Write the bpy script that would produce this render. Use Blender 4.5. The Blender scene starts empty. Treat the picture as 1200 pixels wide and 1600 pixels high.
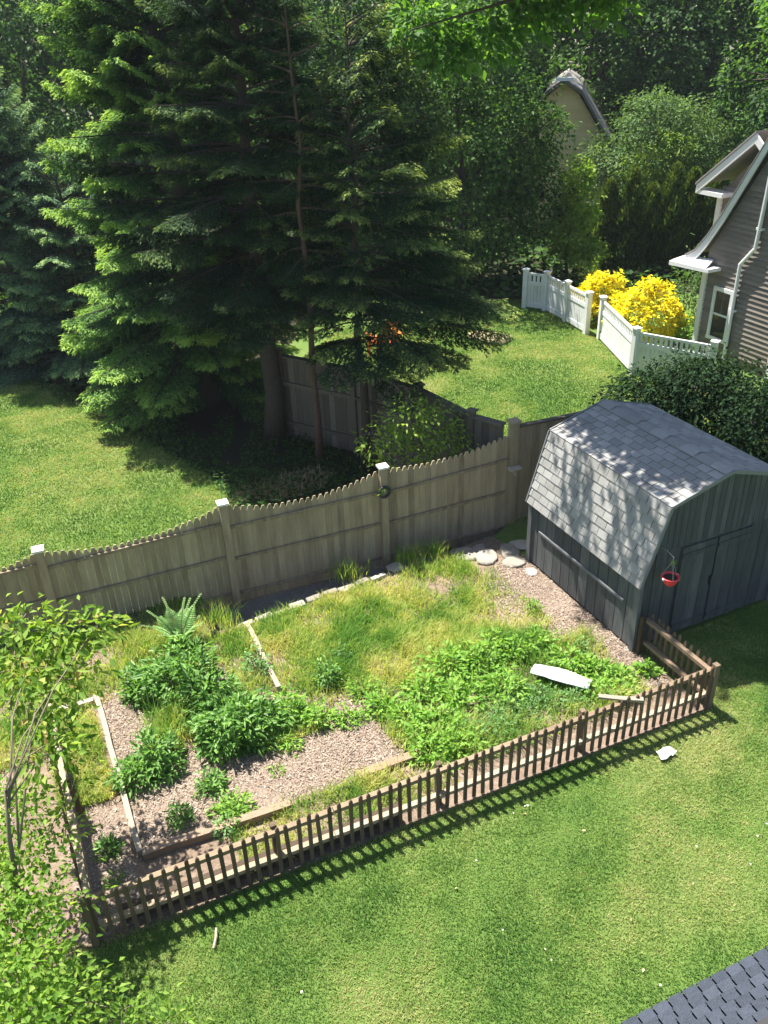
import bpy, math, random
import numpy as np
from mathutils import Matrix, Vector

SC = bpy.context.scene
COL = SC.collection
RNG = np.random.default_rng(7)
random.seed(7)

# ------------------------------------------------------------------ camera, sky, sun
CAM_H, FOC = 7.5, 1330.0                                  # camera height, focal length in pixels of a 1200 x 1600 frame
PITCH, ROLL = math.radians(30.3), math.radians(-2.13)
_f = np.array([0, math.cos(PITCH), -math.sin(PITCH)])
_r0 = np.array([1.0, 0, 0]); _u0 = np.cross(_r0, _f)
CR = math.cos(ROLL) * _r0 + math.sin(ROLL) * _u0
CU = -math.sin(ROLL) * _r0 + math.cos(ROLL) * _u0
cam_data = bpy.data.cameras.new("camera")
cam = bpy.data.objects.new("camera", cam_data); COL.objects.link(cam)
cam.matrix_world = Matrix(((CR[0], CU[0], -_f[0], 0), (CR[1], CU[1], -_f[1], 0), (CR[2], CU[2], -_f[2], CAM_H), (0, 0, 0, 1)))
cam_data.sensor_fit = 'VERTICAL'; cam_data.sensor_height = 36.0; cam_data.lens = FOC / 1600 * 36
cam_data.clip_start = 0.05; cam_data.clip_end = 800
SC.camera = cam

SUN_AZ, SUN_EL = 131.0, 62.0                              # azimuth from +X towards +Y
SC.world = bpy.data.worlds.new("World"); SC.world.use_nodes = True
wn = SC.world.node_tree
sky = wn.nodes.new('ShaderNodeTexSky'); sky.sky_type = 'NISHITA'; sky.sun_disc = False
sky.sun_elevation = math.radians(SUN_EL); sky.sun_rotation = math.radians(90 - SUN_AZ)
wn.nodes['Background'].inputs['Strength'].default_value = 0.065
wn.links.new(sky.outputs[0], wn.nodes['Background'].inputs['Color'])
sun_d = bpy.data.lights.new("sun", 'SUN'); sun_d.energy = 4.6; sun_d.angle = math.radians(0.5); sun_d.color = (1.0, 0.95, 0.86)
sun = bpy.data.objects.new("sun", sun_d); COL.objects.link(sun)
_s = Vector((math.cos(math.radians(SUN_EL)) * math.cos(math.radians(SUN_AZ)), math.cos(math.radians(SUN_EL)) * math.sin(math.radians(SUN_AZ)), math.sin(math.radians(SUN_EL))))
sun.rotation_euler = _s.to_track_quat('Z', 'Y').to_euler()
SC.view_settings.view_transform = 'Standard'; SC.view_settings.look = 'None'
SC.view_settings.exposure = 1.7; SC.view_settings.gamma = 1.0

# ------------------------------------------------------------------ plan helpers
def g(u, v, z=0.0):
    """where the sight line of a photo pixel meets the level z: used to read the plan off the photograph"""
    d = _f + CR * (u - 600) / FOC - CU * (v - 800) / FOC
    p = d * ((z - CAM_H) / d[2]); p[2] = z
    return p
EX, EY = np.array([.912, .411, 0]), np.array([-.411, .912, 0])   # along the fences, and away from the viewer
PK0 = np.array([-2.87, 4.94, 0])
def ab(a, b, z=0.0): return PK0 + a * EX + b * EY + np.array([0, 0, z])
def to_ab(P): q = P - PK0; return q @ EX, q @ EY
YAW = math.atan2(EX[1], EX[0])

# ------------------------------------------------------------------ object helpers
def tag(o, label=None, cat=None, group=None, kind=None):
    if label: o['label'] = label
    if cat: o['category'] = cat
    if group: o['group'] = group
    if kind: o['kind'] = kind
    return o
def thing(name, label, cat, loc=(0, 0, 0), group=None, rz=0.0):
    o = bpy.data.objects.new(name, None); COL.objects.link(o)
    o.location = tuple(loc); o.rotation_euler = (0, 0, rz); o.empty_display_size = .2
    return tag(o, label, cat, group)
def link(name, me, parent=None):
    o = bpy.data.objects.new(name, me); COL.objects.link(o)
    if parent is not None: o.parent = parent
    return o
def mesh_np(name, V, F, mat, parent=None, tint=None, smooth=False):
    """V (n,3), F (m,k) all of the same k"""
    me = bpy.data.meshes.new(name)
    V = np.asarray(V, np.float32); F = np.asarray(F, np.int32); k = F.shape[1]
    me.vertices.add(len(V)); me.vertices.foreach_set('co', V.ravel())
    me.loops.add(F.size); me.loops.foreach_set('vertex_index', F.ravel())
    me.polygons.add(len(F)); me.polygons.foreach_set('loop_start', np.arange(0, F.size, k, dtype=np.int32))
    if smooth: me.polygons.foreach_set('use_smooth', np.ones(len(F), bool))
    if tint is not None:
        at = me.attributes.new('tint', 'FLOAT', 'FACE'); at.data.foreach_set('value', np.asarray(tint, np.float32))
    me.update(calc_edges=True)
    me.materials.append(mat)
    return link(name, me, parent)
class MB:
    def __init__(s): s.V, s.F, s.T, s.n = [], [], [], 0
    def add(s, vs, fs, tint=.5):
        s.V += [tuple(v) for v in vs]; s.F += [tuple(i + s.n for i in f) for f in fs]; s.T += [tint] * len(fs); s.n += len(vs)
    def box(s, c, size, ax=None, tint=None):
        """c centre; size along the axes ax (rows, default EX, EY, Z)"""
        ax = np.array([EX, EY, [0, 0, 1]]) if ax is None else np.asarray(ax, float)
        h = np.asarray(size, float) / 2; c = np.asarray(c, float)
        vs = [c + ax[0] * h[0] * i + ax[1] * h[1] * j + ax[2] * h[2] * k for k in (-1, 1) for j in (-1, 1) for i in (-1, 1)]
        s.add(vs, [(0, 2, 3, 1), (4, 5, 7, 6), (0, 1, 5, 4), (2, 6, 7, 3), (0, 4, 6, 2), (1, 3, 7, 5)], random.random() if tint is None else tint)
    def beam(s, p0, p1, w, h, up=(0, 0, 1), tint=None):
        p0, p1 = np.asarray(p0, float), np.asarray(p1, float); d = p1 - p0; L = np.linalg.norm(d); d /= L
        sd = np.cross(d, up); sd /= np.linalg.norm(sd); u = np.cross(sd, d)
        s.box((p0 + p1) / 2, (L, w, h), (d, sd, u), tint)
    def prism(s, poly, ext, tint=None):
        """poly: list of 3-D points of a planar outline, ext: extrusion vector"""
        n = len(poly); A = [np.asarray(p, float) for p in poly]; B = [p + np.asarray(ext, float) for p in A]
        s.add(A + B, [tuple(range(n))[::-1], tuple(range(n, 2 * n))] + [(i, (i + 1) % n, n + (i + 1) % n, n + i) for i in range(n)], random.random() if tint is None else tint)
    def tube(s, pts, rad, n=7, tint=.5, cap=True, attach=False):
        old = np.array(s.V[:120]) if attach and s.n else None; n0 = s.n
        pts = [np.asarray(p, float) for p in pts]; m = len(pts); vs, fs = [], []
        for i, p in enumerate(pts):
            d = pts[min(i + 1, m - 1)] - pts[max(i - 1, 0)]; d = d / (np.linalg.norm(d) + 1e-9)
            a = np.cross(d, (0, 0, 1) if abs(d[2]) < .9 else (1, 0, 0)); a /= np.linalg.norm(a); b = np.cross(d, a)
            for k in range(n):
                t = 2 * math.pi * k / n; vs.append(p + rad[i] * (a * math.cos(t) + b * math.sin(t)))
        for i in range(m - 1):
            for k in range(n): fs.append((i * n + k, i * n + (k + 1) % n, (i + 1) * n + (k + 1) % n, (i + 1) * n + k))
        if cap: fs += [tuple(range(n))[::-1], tuple(range((m - 1) * n, m * n))]
        s.add(vs, fs, tint)
        if old is not None:                       # grows out of the wood it starts in
            k = int(np.argmin(((old - pts[0]) ** 2).sum(1))); s.F.append((n0, n0 + 1, k)); s.T.append(tint)
    def lathe(s, c, prof, n=20, tint=.5):
        c = np.asarray(c, float); vs, fs = [], []
        for r, z in prof:
            for k in range(n): t = 2 * math.pi * k / n; vs.append(c + np.array([r * math.cos(t), r * math.sin(t), z]))
        for i in range(len(prof) - 1):
            for k in range(n): fs.append((i * n + k, i * n + (k + 1) % n, (i + 1) * n + (k + 1) % n, (i + 1) * n + k))
        s.add(vs, fs, tint)
    def build(s, name, mat, parent=None, smooth=False):
        me = bpy.data.meshes.new(name); me.from_pydata(s.V, [], s.F)
        at = me.attributes.new('tint', 'FLOAT', 'FACE'); at.data.foreach_set('value', np.array(s.T, np.float32))
        if smooth:
            for p in me.polygons: p.use_smooth = True
        me.materials.append(mat); me.update()
        return link(name, me, parent)

# ------------------------------------------------------------------ materials
def new_mat(name):
    m = bpy.data.materials.new(name); m.use_nodes = True
    t = m.node_tree; t.nodes.clear()
    out = t.nodes.new('ShaderNodeOutputMaterial')
    return m, t, out
def ramp(t, src, stops):
    r = t.nodes.new('ShaderNodeValToRGB'); e = r.color_ramp.elements
    while len(e) < len(stops): e.new(.5)
    for el, (p, c) in zip(e, stops): el.position = p; el.color = (*c, 1)
    t.links.new(src, r.inputs[0]); return r.outputs[0]
def noise(t, scale, detail=4, rough=.6, vec=None, sc3=None):
    n = t.nodes.new('ShaderNodeTexNoise'); n.inputs['Scale'].default_value = scale
    n.inputs['Detail'].default_value = detail; n.inputs['Roughness'].default_value = rough
    if vec is None: vec = t.nodes.new('ShaderNodeTexCoord').outputs['Object']
    if sc3:
        mp = t.nodes.new('ShaderNodeMapping'); mp.inputs['Scale'].default_value = sc3; t.links.new(vec, mp.inputs[0]); vec = mp.outputs[0]
    t.links.new(vec, n.inputs['Vector']); return n.outputs['Fac']
def math_n(t, op, a, b):
    n = t.nodes.new('ShaderNodeMath'); n.operation = op
    for i, x in enumerate((a, b)):
        if isinstance(x, (int, float)): n.inputs[i].default_value = x
        else: t.links.new(x, n.inputs[i])
    return n.outputs[0]
def mixc(t, fac, a, b, mode='MIX'):
    n = t.nodes.new('ShaderNodeMix'); n.data_type = 'RGBA'; n.blend_type = mode
    if isinstance(fac, (int, float)): n.inputs[0].default_value = fac
    else: t.links.new(fac, n.inputs[0])
    for i, x in ((6, a), (7, b)):
        if isinstance(x, tuple): n.inputs[i].default_value = (*x, 1)
        else: t.links.new(x, n.inputs[i])
    return n.outputs[2]
def attr(t, name='tint'):
    a = t.nodes.new('ShaderNodeAttribute'); a.attribute_name = name; return a.outputs['Fac']
def leaf_mat(name, stops, trans=.42, rough=.45, patch=.35, spec=.35, tcol=(1.25, 1.2, .55)):
    """leaf: tint attribute through a ramp, slow noise shifts it, part of the light passes through"""
    m, t, out = new_mat(name)
    f = math_n(t, 'ADD', attr(t), math_n(t, 'MULTIPLY', math_n(t, 'SUBTRACT', noise(t, 1.1, 2), .5), patch))
    c = ramp(t, f, stops)
    p = t.nodes.new('ShaderNodeBsdfPrincipled'); t.links.new(c, p.inputs['Base Color']); p.inputs['Roughness'].default_value = rough
    p.inputs['Specular IOR Level'].default_value = spec
    tr = t.nodes.new('ShaderNodeBsdfTranslucent'); t.links.new(mixc(t, 1.0, c, tcol, 'MULTIPLY'), tr.inputs[0])
    mx = t.nodes.new('ShaderNodeMixShader'); mx.inputs[0].default_value = trans
    t.links.new(p.outputs[0], mx.inputs[1]); t.links.new(tr.outputs[0], mx.inputs[2]); t.links.new(mx.outputs[0], out.inputs[0])
    return m
def solid_mat(name, stops, scale=6, sc3=None, rough=.8, bump=0.0, bscale=40, tintw=.5, spec=.3, metallic=0, detail=5):
    m, t, out = new_mat(name)
    n = noise(t, scale, detail, .65, sc3=sc3)
    f = math_n(t, 'ADD', math_n(t, 'MULTIPLY', attr(t), tintw), math_n(t, 'MULTIPLY', n, 1 - tintw))
    p = t.nodes.new('ShaderNodeBsdfPrincipled'); t.links.new(ramp(t, f, stops), p.inputs['Base Color'])
    p.inputs['Roughness'].default_value = rough; p.inputs['Specular IOR Level'].default_value = spec; p.inputs['Metallic'].default_value = metallic
    if bump:
        b = t.nodes.new('ShaderNodeBump'); b.inputs['Strength'].default_value = bump; b.inputs['Distance'].default_value = .02
        t.links.new(noise(t, bscale, 4, .7, sc3=sc3), b.inputs['Height']); t.links.new(b.outputs[0], p.inputs['Normal'])
    t.links.new(p.outputs[0], out.inputs[0]); return m
M = {}
# weathered and painted wood, shingles, stone
M['fence'] = solid_mat('weathered_fence_wood', [(.1, (.09, .07, .05)), (.38, (.27, .21, .14)), (.65, (.4, .32, .215)), (1, (.5, .42, .31))], 2.2, (5, 5, .8), .85, .5, 30, .28)
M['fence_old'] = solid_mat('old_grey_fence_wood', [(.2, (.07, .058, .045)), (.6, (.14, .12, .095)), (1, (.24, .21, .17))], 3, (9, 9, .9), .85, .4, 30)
M['cap'] = solid_mat('pale_post_cap', [(0, (.62, .6, .55)), (1, (.8, .79, .75))], 8, None, .6)
M['picket'] = solid_mat('brown_picket_wood', [(.1, (.04, .028, .018)), (.5, (.1, .069, .045)), (.9, (.22, .165, .11))], 6, (8, 8, 1.2), .8, .4, 40)
M['rail'] = solid_mat('brown_rail_wood', [(.1, (.13, .09, .06)), (.5, (.27, .2, .13)), (.9, (.46, .37, .27))], 5, (4, 4, 4), .8, .4, 40)
M['timber'] = solid_mat('bleached_timber', [(.1, (.2, .16, .12)), (.5, (.37, .315, .25)), (.9, (.54, .48, .4))], 7, (3, 3, 3), .85, .5, 40)
M['timber_dark'] = solid_mat('brown_timber', [(.1, (.14, .09, .06)), (.5, (.27, .19, .13)), (.9, (.4, .31, .23))], 7, (3, 3, 3), .85, .5, 40)
M['siding'] = solid_mat('grey_stained_siding', [(.15, (.026, .029, .031)), (.5, (.072, .078, .082)), (.85, (.16, .165, .168))], 2.4, (7, 7, .9), .8, .5, 30, .35)
M['shed_trim'] = solid_mat('grey_shed_trim', [(.1, (.06, .066, .07)), (.9, (.17, .178, .185))], 6, (4, 4, 2), .7, .2)
M['drip'] = solid_mat('metal_drip_edge', [(0, (.12, .125, .135)), (1, (.22, .225, .235))], 8, None, .5)
M['shingle'] = solid_mat('grey_asphalt_shingle', [(.1, (.2, .196, .186)), (.5, (.3, .295, .282)), (.9, (.41, .403, .387))], 45, None, .95, .6, 160, .42)
M['shingle_dark'] = solid_mat('blue_grey_asphalt_shingle', [(.1, (.03, .036, .048)), (.5, (.05, .06, .08)), (.9, (.075, .088, .112))], 60, None, .95, .6, 160, .3)
M['under'] = solid_mat('dark_roof_felt', [(0, (.02, .02, .022)), (1, (.05, .05, .055))], 20, None, .95)
M['stone'] = solid_mat('pale_field_stone', [(.15, (.16, .14, .12)), (.5, (.31, .28, .24)), (.9, (.48, .44, .39))], 7, None, .9, .8, 25, .35)
M['white'] = solid_mat('white_fence_vinyl', [(.2, (.5, .52, .5)), (.45, (.7, .71, .71)), (1, (.82, .82, .82))], 2.5, None, .5, tintw=.3)
M['trim'] = solid_mat('white_house_trim', [(0, (.6, .6, .62)), (1, (.78, .78, .79))], 3, None, .5, tintw=.4)
M['clap'] = solid_mat('taupe_clapboard', [(.1, (.15, .13, .115)), (.9, (.24, .21, .185))], 3, (1, 1, 9), .75, tintw=.6)
M['roofhouse'] = solid_mat('brown_grey_roof_shingle', [(.1, (.16, .15, .15)), (.9, (.34, .32, .31))], 25, None, .9, .5, 90)
M['yellow_clap'] = solid_mat('ochre_clapboard', [(.1, (.7, .52, .25)), (.9, (.8, .63, .34))], 3, (1, 1, 9), .75, tintw=.6)
M['glass'] = solid_mat('dark_window_glass', [(0, (.015, .018, .022)), (1, (.03, .035, .04))], 2, None, .08, spec=.6)
M['bark'] = solid_mat('brown_grey_bark', [(.2, (.035, .028, .022)), (.6, (.09, .072, .058)), (1, (.17, .14, .12))], 5, (8, 8, 1.5), .95, 1.0, 18, .2)
M['bark_red'] = solid_mat('reddish_bark', [(.2, (.06, .038, .028)), (.6, (.15, .1, .075)), (1, (.26, .19, .15))], 5, (8, 8, 1.5), .95, 1.0, 18, .2)
M['stem'] = solid_mat('green_brown_stem', [(.2, (.1, .085, .055)), (1, (.24, .21, .13))], 8, None, .8)
M['twig'] = solid_mat('pale_grey_twig', [(.2, (.1, .085, .07)), (1, (.26, .23, .2))], 8, None, .85)
M['red'] = solid_mat('red_plastic', [(0, (.62, .035, .04)), (1, (.74, .06, .07))], 5, None, .35, spec=.5)
M['wire'] = solid_mat('grey_wire', [(0, (.3, .3, .3)), (1, (.5, .5, .5))], 5, None, .4, metallic=.6)
M['orange'] = solid_mat('orange_painted_wood', [(0, (.6, .13, .03)), (1, (.8, .22, .05))], 5, None, .5)
M['whiteplastic'] = solid_mat('white_plastic', [(0, (.74, .75, .76)), (1, (.86, .86, .86))], 5, None, .4)
M['clover'] = solid_mat('pale_clover_heads', [(0, (.4, .42, .32)), (1, (.7, .7, .6))], 5, None, .8)
M['dark_metal'] = solid_mat('dark_metal', [(0, (.02, .02, .022)), (1, (.05, .05, .05))], 5, None, .5)
M['potsoil'] = solid_mat('potting_soil', [(0, (.02, .014, .01)), (1, (.06, .04, .03))], 30, None, 1)

# leaves
def three(d, m, l): return [(.15, d), (.5, m), (.9, l)]
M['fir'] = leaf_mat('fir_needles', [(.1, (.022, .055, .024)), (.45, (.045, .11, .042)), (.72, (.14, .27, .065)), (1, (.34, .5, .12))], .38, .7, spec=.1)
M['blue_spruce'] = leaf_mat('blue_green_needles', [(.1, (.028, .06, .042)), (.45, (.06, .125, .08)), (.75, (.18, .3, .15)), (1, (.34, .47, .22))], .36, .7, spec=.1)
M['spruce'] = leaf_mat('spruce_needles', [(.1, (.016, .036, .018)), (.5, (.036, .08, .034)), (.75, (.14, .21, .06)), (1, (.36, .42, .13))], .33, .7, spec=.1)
M['maple'] = leaf_mat('maple_leaves', three((.03, .075, .016), (.065, .15, .032), (.14, .27, .055)), .45, .6, spec=.18)
M['maple_b'] = leaf_mat('bright_maple_leaves', three((.05, .13, .022), (.1, .23, .04), (.19, .36, .07)), .5, .6, spec=.2)
M['oak'] = leaf_mat('dark_broad_leaves', three((.026, .065, .018), (.052, .125, .032), (.12, .235, .055)), .42, .6, spec=.15)
M['lilac'] = leaf_mat('grey_green_leaves', three((.06, .12, .04), (.11, .2, .065), (.2, .31, .12)), .42, .6, spec=.15)
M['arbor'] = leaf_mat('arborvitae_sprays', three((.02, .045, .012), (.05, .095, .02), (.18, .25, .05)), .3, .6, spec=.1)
M['young'] = leaf_mat('pale_new_leaves', three((.12, .23, .03), (.24, .37, .06), (.38, .5, .11)), .52, .6, spec=.15)
M['yellowbush'] = leaf_mat('yellow_flowers', three((.78, .62, .01), (.86, .74, .015), (.88, .8, .05)), .35, spec=.1, tcol=(1.0, 1.0, .4))
M['shrub'] = leaf_mat('shaded_shrub_leaves', three((.01, .026, .011), (.02, .048, .018), (.042, .088, .03)), .3, .7, spec=.08)  # tree shade over the shrubs is put into this dark leaf colour
M['peony'] = leaf_mat('peony_leaves', three((.07, .175, .034), (.15, .31, .062), (.3, .5, .13)), .45, .45, spec=.3)
M['mint'] = leaf_mat('light_green_leaves', three((.13, .29, .045), (.25, .44, .08), (.38, .56, .15)), .5, .6, spec=.15)
M['herb'] = leaf_mat('blue_green_herb_leaves', three((.1, .22, .075), (.18, .34, .12), (.28, .44, .18)), .42, .6, spec=.15)
M['fern'] = leaf_mat('fern_fronds', three((.14, .3, .08), (.24, .43, .13), (.36, .55, .22)), .48, .6, spec=.15)
M['near'] = leaf_mat('yellow_green_reddish_leaves', [(0, (.08, .17, .025)), (.4, (.17, .3, .045)), (.72, (.3, .42, .08)), (.9, (.42, .45, .13)), (1, (.48, .25, .13))], .5, .6, spec=.15)
M['near_low'] = leaf_mat('yellow_green_leaves', three((.1, .21, .03), (.21, .36, .055), (.38, .5, .12)), .54, .6, spec=.15)
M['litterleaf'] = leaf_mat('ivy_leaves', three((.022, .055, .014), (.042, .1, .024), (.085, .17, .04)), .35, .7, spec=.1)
# wood chips
M['chips'] = solid_mat('wood_chips', [(.0, (.095, .068, .048)), (.4, (.245, .182, .138)), (.75, (.385, .305, .24)), (1, (.54, .46, .38))], 3, None, .9, 0, tintw=.85)
M['straw'] = leaf_mat('dry_straw', three((.26, .2, .1), (.4, .32, .17), (.52, .44, .27)), .2, .8)

def ground_mat(name, stops, stops2, big=.45, small=9, rough=.95, bump=.6):
    m, t, out = new_mat(name)
    tc = t.nodes.new('ShaderNodeTexCoord').outputs['Object']
    a = ramp(t, noise(t, big, 4, .55, tc), stops); b = ramp(t, noise(t, small, 6, .7, tc), stops2)
    c = mixc(t, .5, a, b)
    p = t.nodes.new('ShaderNodeBsdfPrincipled'); t.links.new(c, p.inputs['Base Color']); p.inputs['Roughness'].default_value = rough
    p.inputs['Specular IOR Level'].default_value = .1
    bp = t.nodes.new('ShaderNodeBump'); bp.inputs['Strength'].default_value = bump; bp.inputs['Distance'].default_value = .03
    t.links.new(noise(t, 45, 5, .7, tc), bp.inputs['Height']); t.links.new(bp.outputs[0], p.inputs['Normal'])
    t.links.new(p.outputs[0], out.inputs[0]); return m
def grass_mat(name, c0, c1, c2, c3, scale=.75, trans=.4):
    """blade colour follows slow patches over the lawn (position noise) and the single blade (tint)"""
    m, t, out = new_mat(name)
    tc = t.nodes.new('ShaderNodeTexCoord').outputs['Object']
    big = math_n(t, 'ADD', math_n(t, 'MULTIPLY', noise(t, scale, 3, .55, tc), .75), math_n(t, 'MULTIPLY', noise(t, scale * 3.7, 4, .65, tc), .5))
    big = math_n(t, 'SUBTRACT', big, .185)
    f = math_n(t, 'ADD', big, math_n(t, 'MULTIPLY', attr(t), .16))
    c = ramp(t, f, [(.4, c0), (.49, c1), (.56, c2), (.66, c3)])
    p = t.nodes.new('ShaderNodeBsdfPrincipled'); t.links.new(c, p.inputs['Base Color']); p.inputs['Roughness'].default_value = .6
    p.inputs['Specular IOR Level'].default_value = .2
    tr = t.nodes.new('ShaderNodeBsdfTranslucent'); t.links.new(mixc(t, 1.0, c, (1.2, 1.15, .6), 'MULTIPLY'), tr.inputs[0])
    mx = t.nodes.new('ShaderNodeMixShader'); mx.inputs[0].default_value = trans
    t.links.new(p.outputs[0], mx.inputs[1]); t.links.new(tr.outputs[0], mx.inputs[2]); t.links.new(mx.outputs[0], out.inputs[0])
    return m
M['ground'] = ground_mat('lawn_ground', [(.3, (.05, .11, .022)), (.5, (.095, .17, .035)), (.7, (.2, .22, .08))], [(.3, (.05, .09, .02)), (.6, (.11, .16, .04)), (.8, (.2, .19, .09))])
M['soil'] = ground_mat('garden_soil', [(.3, (.12, .085, .06)), (.7, (.26, .2, .15))], [(.3, (.1, .07, .05)), (.5, (.22, .16, .12)), (.75, (.38, .3, .24))], .9, 16)
M['mulch'] = ground_mat('brown_mulch', [(.3, (.14, .105, .08)), (.7, (.28, .22, .175))], [(.3, (.08, .058, .042)), (.5, (.24, .185, .145)), (.75, (.44, .37, .31))], .9, 22)
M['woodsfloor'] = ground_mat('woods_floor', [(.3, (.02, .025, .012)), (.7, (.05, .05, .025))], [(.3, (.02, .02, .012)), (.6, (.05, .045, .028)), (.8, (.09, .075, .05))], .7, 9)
M['gravel'] = ground_mat('grey_fence_strip', [(.3, (.12, .11, .1)), (.7, (.22, .21, .19))], [(.3, (.08, .075, .07)), (.6, (.2, .19, .17)), (.8, (.34, .32, .3))], .9, 25)
M['dryground'] = ground_mat('dry_grass_ground', [(.3, (.2, .18, .09)), (.7, (.36, .3, .18))], [(.3, (.18, .15, .08)), (.7, (.4, .34, .22))], .8, 12)
M['lawn'] = grass_mat('lawn_blades', (.06, .15, .026), (.13, .24, .045), (.265, .345, .09), (.46, .44, .2), .42)
M['weedgrass'] = grass_mat('yellowing_weed_blades', (.13, .28, .045), (.28, .41, .085), (.44, .5, .14), (.54, .53, .21), .9, .5)

# ------------------------------------------------------------------ scatter helpers
def unit(a): return a / (np.linalg.norm(a, axis=-1, keepdims=True) + 1e-9)
_ph = RNG.uniform(0, 6.28, (6, 3)); _fr = RNG.normal(0, 1, (6, 3, 3))
def wob(P, s=1.0, seed=0):
    """cheap smooth 3-D noise, about -1..1"""
    r = np.random.default_rng(100 + seed); o = 0
    for k in range(5):
        w = r.normal(0, 1, 3) * s * (1 + .5 * k); o = o + np.sin(P @ w + r.uniform(0, 6.28)) / (1 + .3 * k)
    return o / 2.2
def leaf_arrays(P, D, N, L, W, fold=.12, droop=.12):
    D = unit(D); S = unit(np.cross(D, N)); N2 = np.cross(S, D); L = L[:, None]; W = W[:, None]
    v0 = P; v1 = P + D * L * .42 + S * W * .5 + N2 * W * fold; v2 = P + D * L - N2 * L * droop; v3 = P + D * L * .42 - S * W * .5 + N2 * W * fold
    V = np.stack([v0, v1, v2, v3], 1).reshape(-1, 3); b = np.arange(len(P))[:, None] * 4
    F = np.concatenate([b + np.array([[0, 1, 2]]), b + np.array([[0, 2, 3]])], 1).reshape(-1, 3)
    return V, F
def leaf_obj(name, P, D, N, L, W, tint, mat, parent=None, fold=.12, droop=.12):
    V, F = leaf_arrays(P, D, N, L, W, fold, droop)
    return mesh_np(name, V, F, mat, parent, np.repeat(np.clip(tint, 0, 1), 2))
def rnd_dirs(n): return unit(RNG.normal(0, 1, (n, 3)))
def inside(poly, P):
    x, y = P[:, 0], P[:, 1]; r = np.zeros(len(P), bool); n = len(poly)
    for i in range(n):
        x0, y0 = poly[i][:2]; x1, y1 = poly[i - 1][:2]
        c = ((y0 > y) != (y1 > y)) & (x < (x1 - x0) * (y - y0) / (y1 - y0 + 1e-12) + x0); r ^= c
    return r
def scatter(poly, dens):
    a = np.array([p[:2] for p in poly]); lo, hi = a.min(0), a.max(0); n = int((hi - lo).prod() * dens)
    P = np.zeros((n, 3)); P[:, :2] = RNG.uniform(lo, hi, (n, 2)); return P[inside(poly, P)]
def blades(name, P, h0, h1, w, mat, lean=.5, z=0.0, clump=None):
    """P base points; one bent two-triangle blade each"""
    n = len(P); P = P.copy(); P[:, 2] += z
    az = RNG.uniform(0, 6.28, n); h = RNG.uniform(h0, h1, n)
    if clump is not None: h = h * clump
    d = np.stack([np.cos(az), np.sin(az), 0 * az], 1); s = np.stack([-np.sin(az), np.cos(az), 0 * az], 1) * w * .5
    le = (RNG.uniform(.1, 1, n) * lean)[:, None]; hz = np.zeros((n, 3)); hz[:, 2] = h
    mid = P + hz * .6 + d * h[:, None] * le * .35; tip = P + hz + d * h[:, None] * le
    V = np.stack([P - s, P + s, mid + s * .8, mid - s * .8, tip], 1).reshape(-1, 3); b = np.arange(n)[:, None] * 5
    F = np.concatenate([b + np.array([[0, 1, 2]]), b + np.array([[0, 2, 3]]), b + np.array([[3, 2, 4]])], 1).reshape(-1, 3)
    return mesh_np(name, V, F, mat, None, np.repeat(RNG.random(n), 3))
def sheet(name, poly, z, mat, jag=0.0):
    pts = [np.asarray(p, float) for p in poly]
    if jag:
        q = []
        for i, p in enumerate(pts):
            p2 = pts[(i + 1) % len(pts)]; m = max(2, int(np.linalg.norm(p2 - p) / .12))
            for k in range(m): q.append(p + (p2 - p) * k / m + np.array([random.uniform(-jag, jag), random.uniform(-jag, jag), 0]))
        pts = q
    me = bpy.data.meshes.new(name); me.from_pydata([(p[0], p[1], z) for p in pts], [], [tuple(range(len(pts)))])
    me.materials.append(mat); o = link(name, me); o['kind'] = 'structure'; return o

# ------------------------------------------------------------------ ground
FX = np.array([.9357, .3528, 0]); FY = np.array([-.3528, .9357, 0]); FC = np.array([-.033, 11.554, -.28])     # tall fence line, its foot lies lower
_q0, _q1 = g(372, 984), g(602, 899); _qd = (_q1 - _q0) / np.linalg.norm(_q1 - _q0)
H0, H1 = _q0 - _qd * .4, _q1 + _qd * 2.15
H0[2] = H1[2] = 0; H3 = FC - FX * 2.95 + FY * .1; H2 = FC + FX * 2.55 + FY * .1; H3[2] = H2[2] = 0
HO = [H0, H1, H2, H3]; OUT = [np.array([-70, -40, 0.]), np.array([70, -40, 0.]), np.array([70, 90, 0.]), np.array([-70, 90, 0.])]
gr = mesh_np('ground', np.array(OUT + HO), [(0, 1, 5, 4), (1, 2, 6, 5), (2, 3, 7, 6), (3, 0, 4, 7)], M['ground']); gr['kind'] = 'structure'
_lo = [p - np.array([0, 0, .3]) for p in HO]
st = mesh_np('fence_strip', np.array(HO + _lo), [(4, 5, 6, 7), (0, 1, 5, 4), (1, 2, 6, 5), (2, 3, 7, 6), (3, 0, 4, 7)], M['gravel']); st['kind'] = 'structure'
# planting bed floor inside the fences
GARDEN = [ab(-2.4, -.05), ab(0, -.05), ab(7.3, -.22), ab(7.32, 1.0), ab(7.25, 3.6), H1 - EX * .1, H0 - EY * .02, H3 - FX * .02, FC - FX * 8]
sheet('garden_soil', GARDEN, .004, M['soil'])
BED = [ab(.56, .76), ab(3.95, .76), ab(4.6, 1.7), ab(2.6, 2.4), ab(2.6, 3.4), ab(.56, 3.44)]
sheet('mulch_bed', BED, .008, M['mulch'], .03)
SHEDBED = [ab(7.22, 1.0), ab(7.2, 3.55), ab(6.75, 3.75), ab(6.3, 3.3), ab(6.15, 2.4), ab(6.4, 1.4), ab(6.7, .5), ab(7.2, .1)]
sheet('mulch_bed', SHEDBED, .008, M['mulch'], .04)
LEFTBED = [ab(-.1, .05), ab(.5, .05), ab(.5, 2.2), ab(-.1, 1.9)]
sheet('mulch_bed', LEFTBED, .008, M['mulch'], .03)
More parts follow.
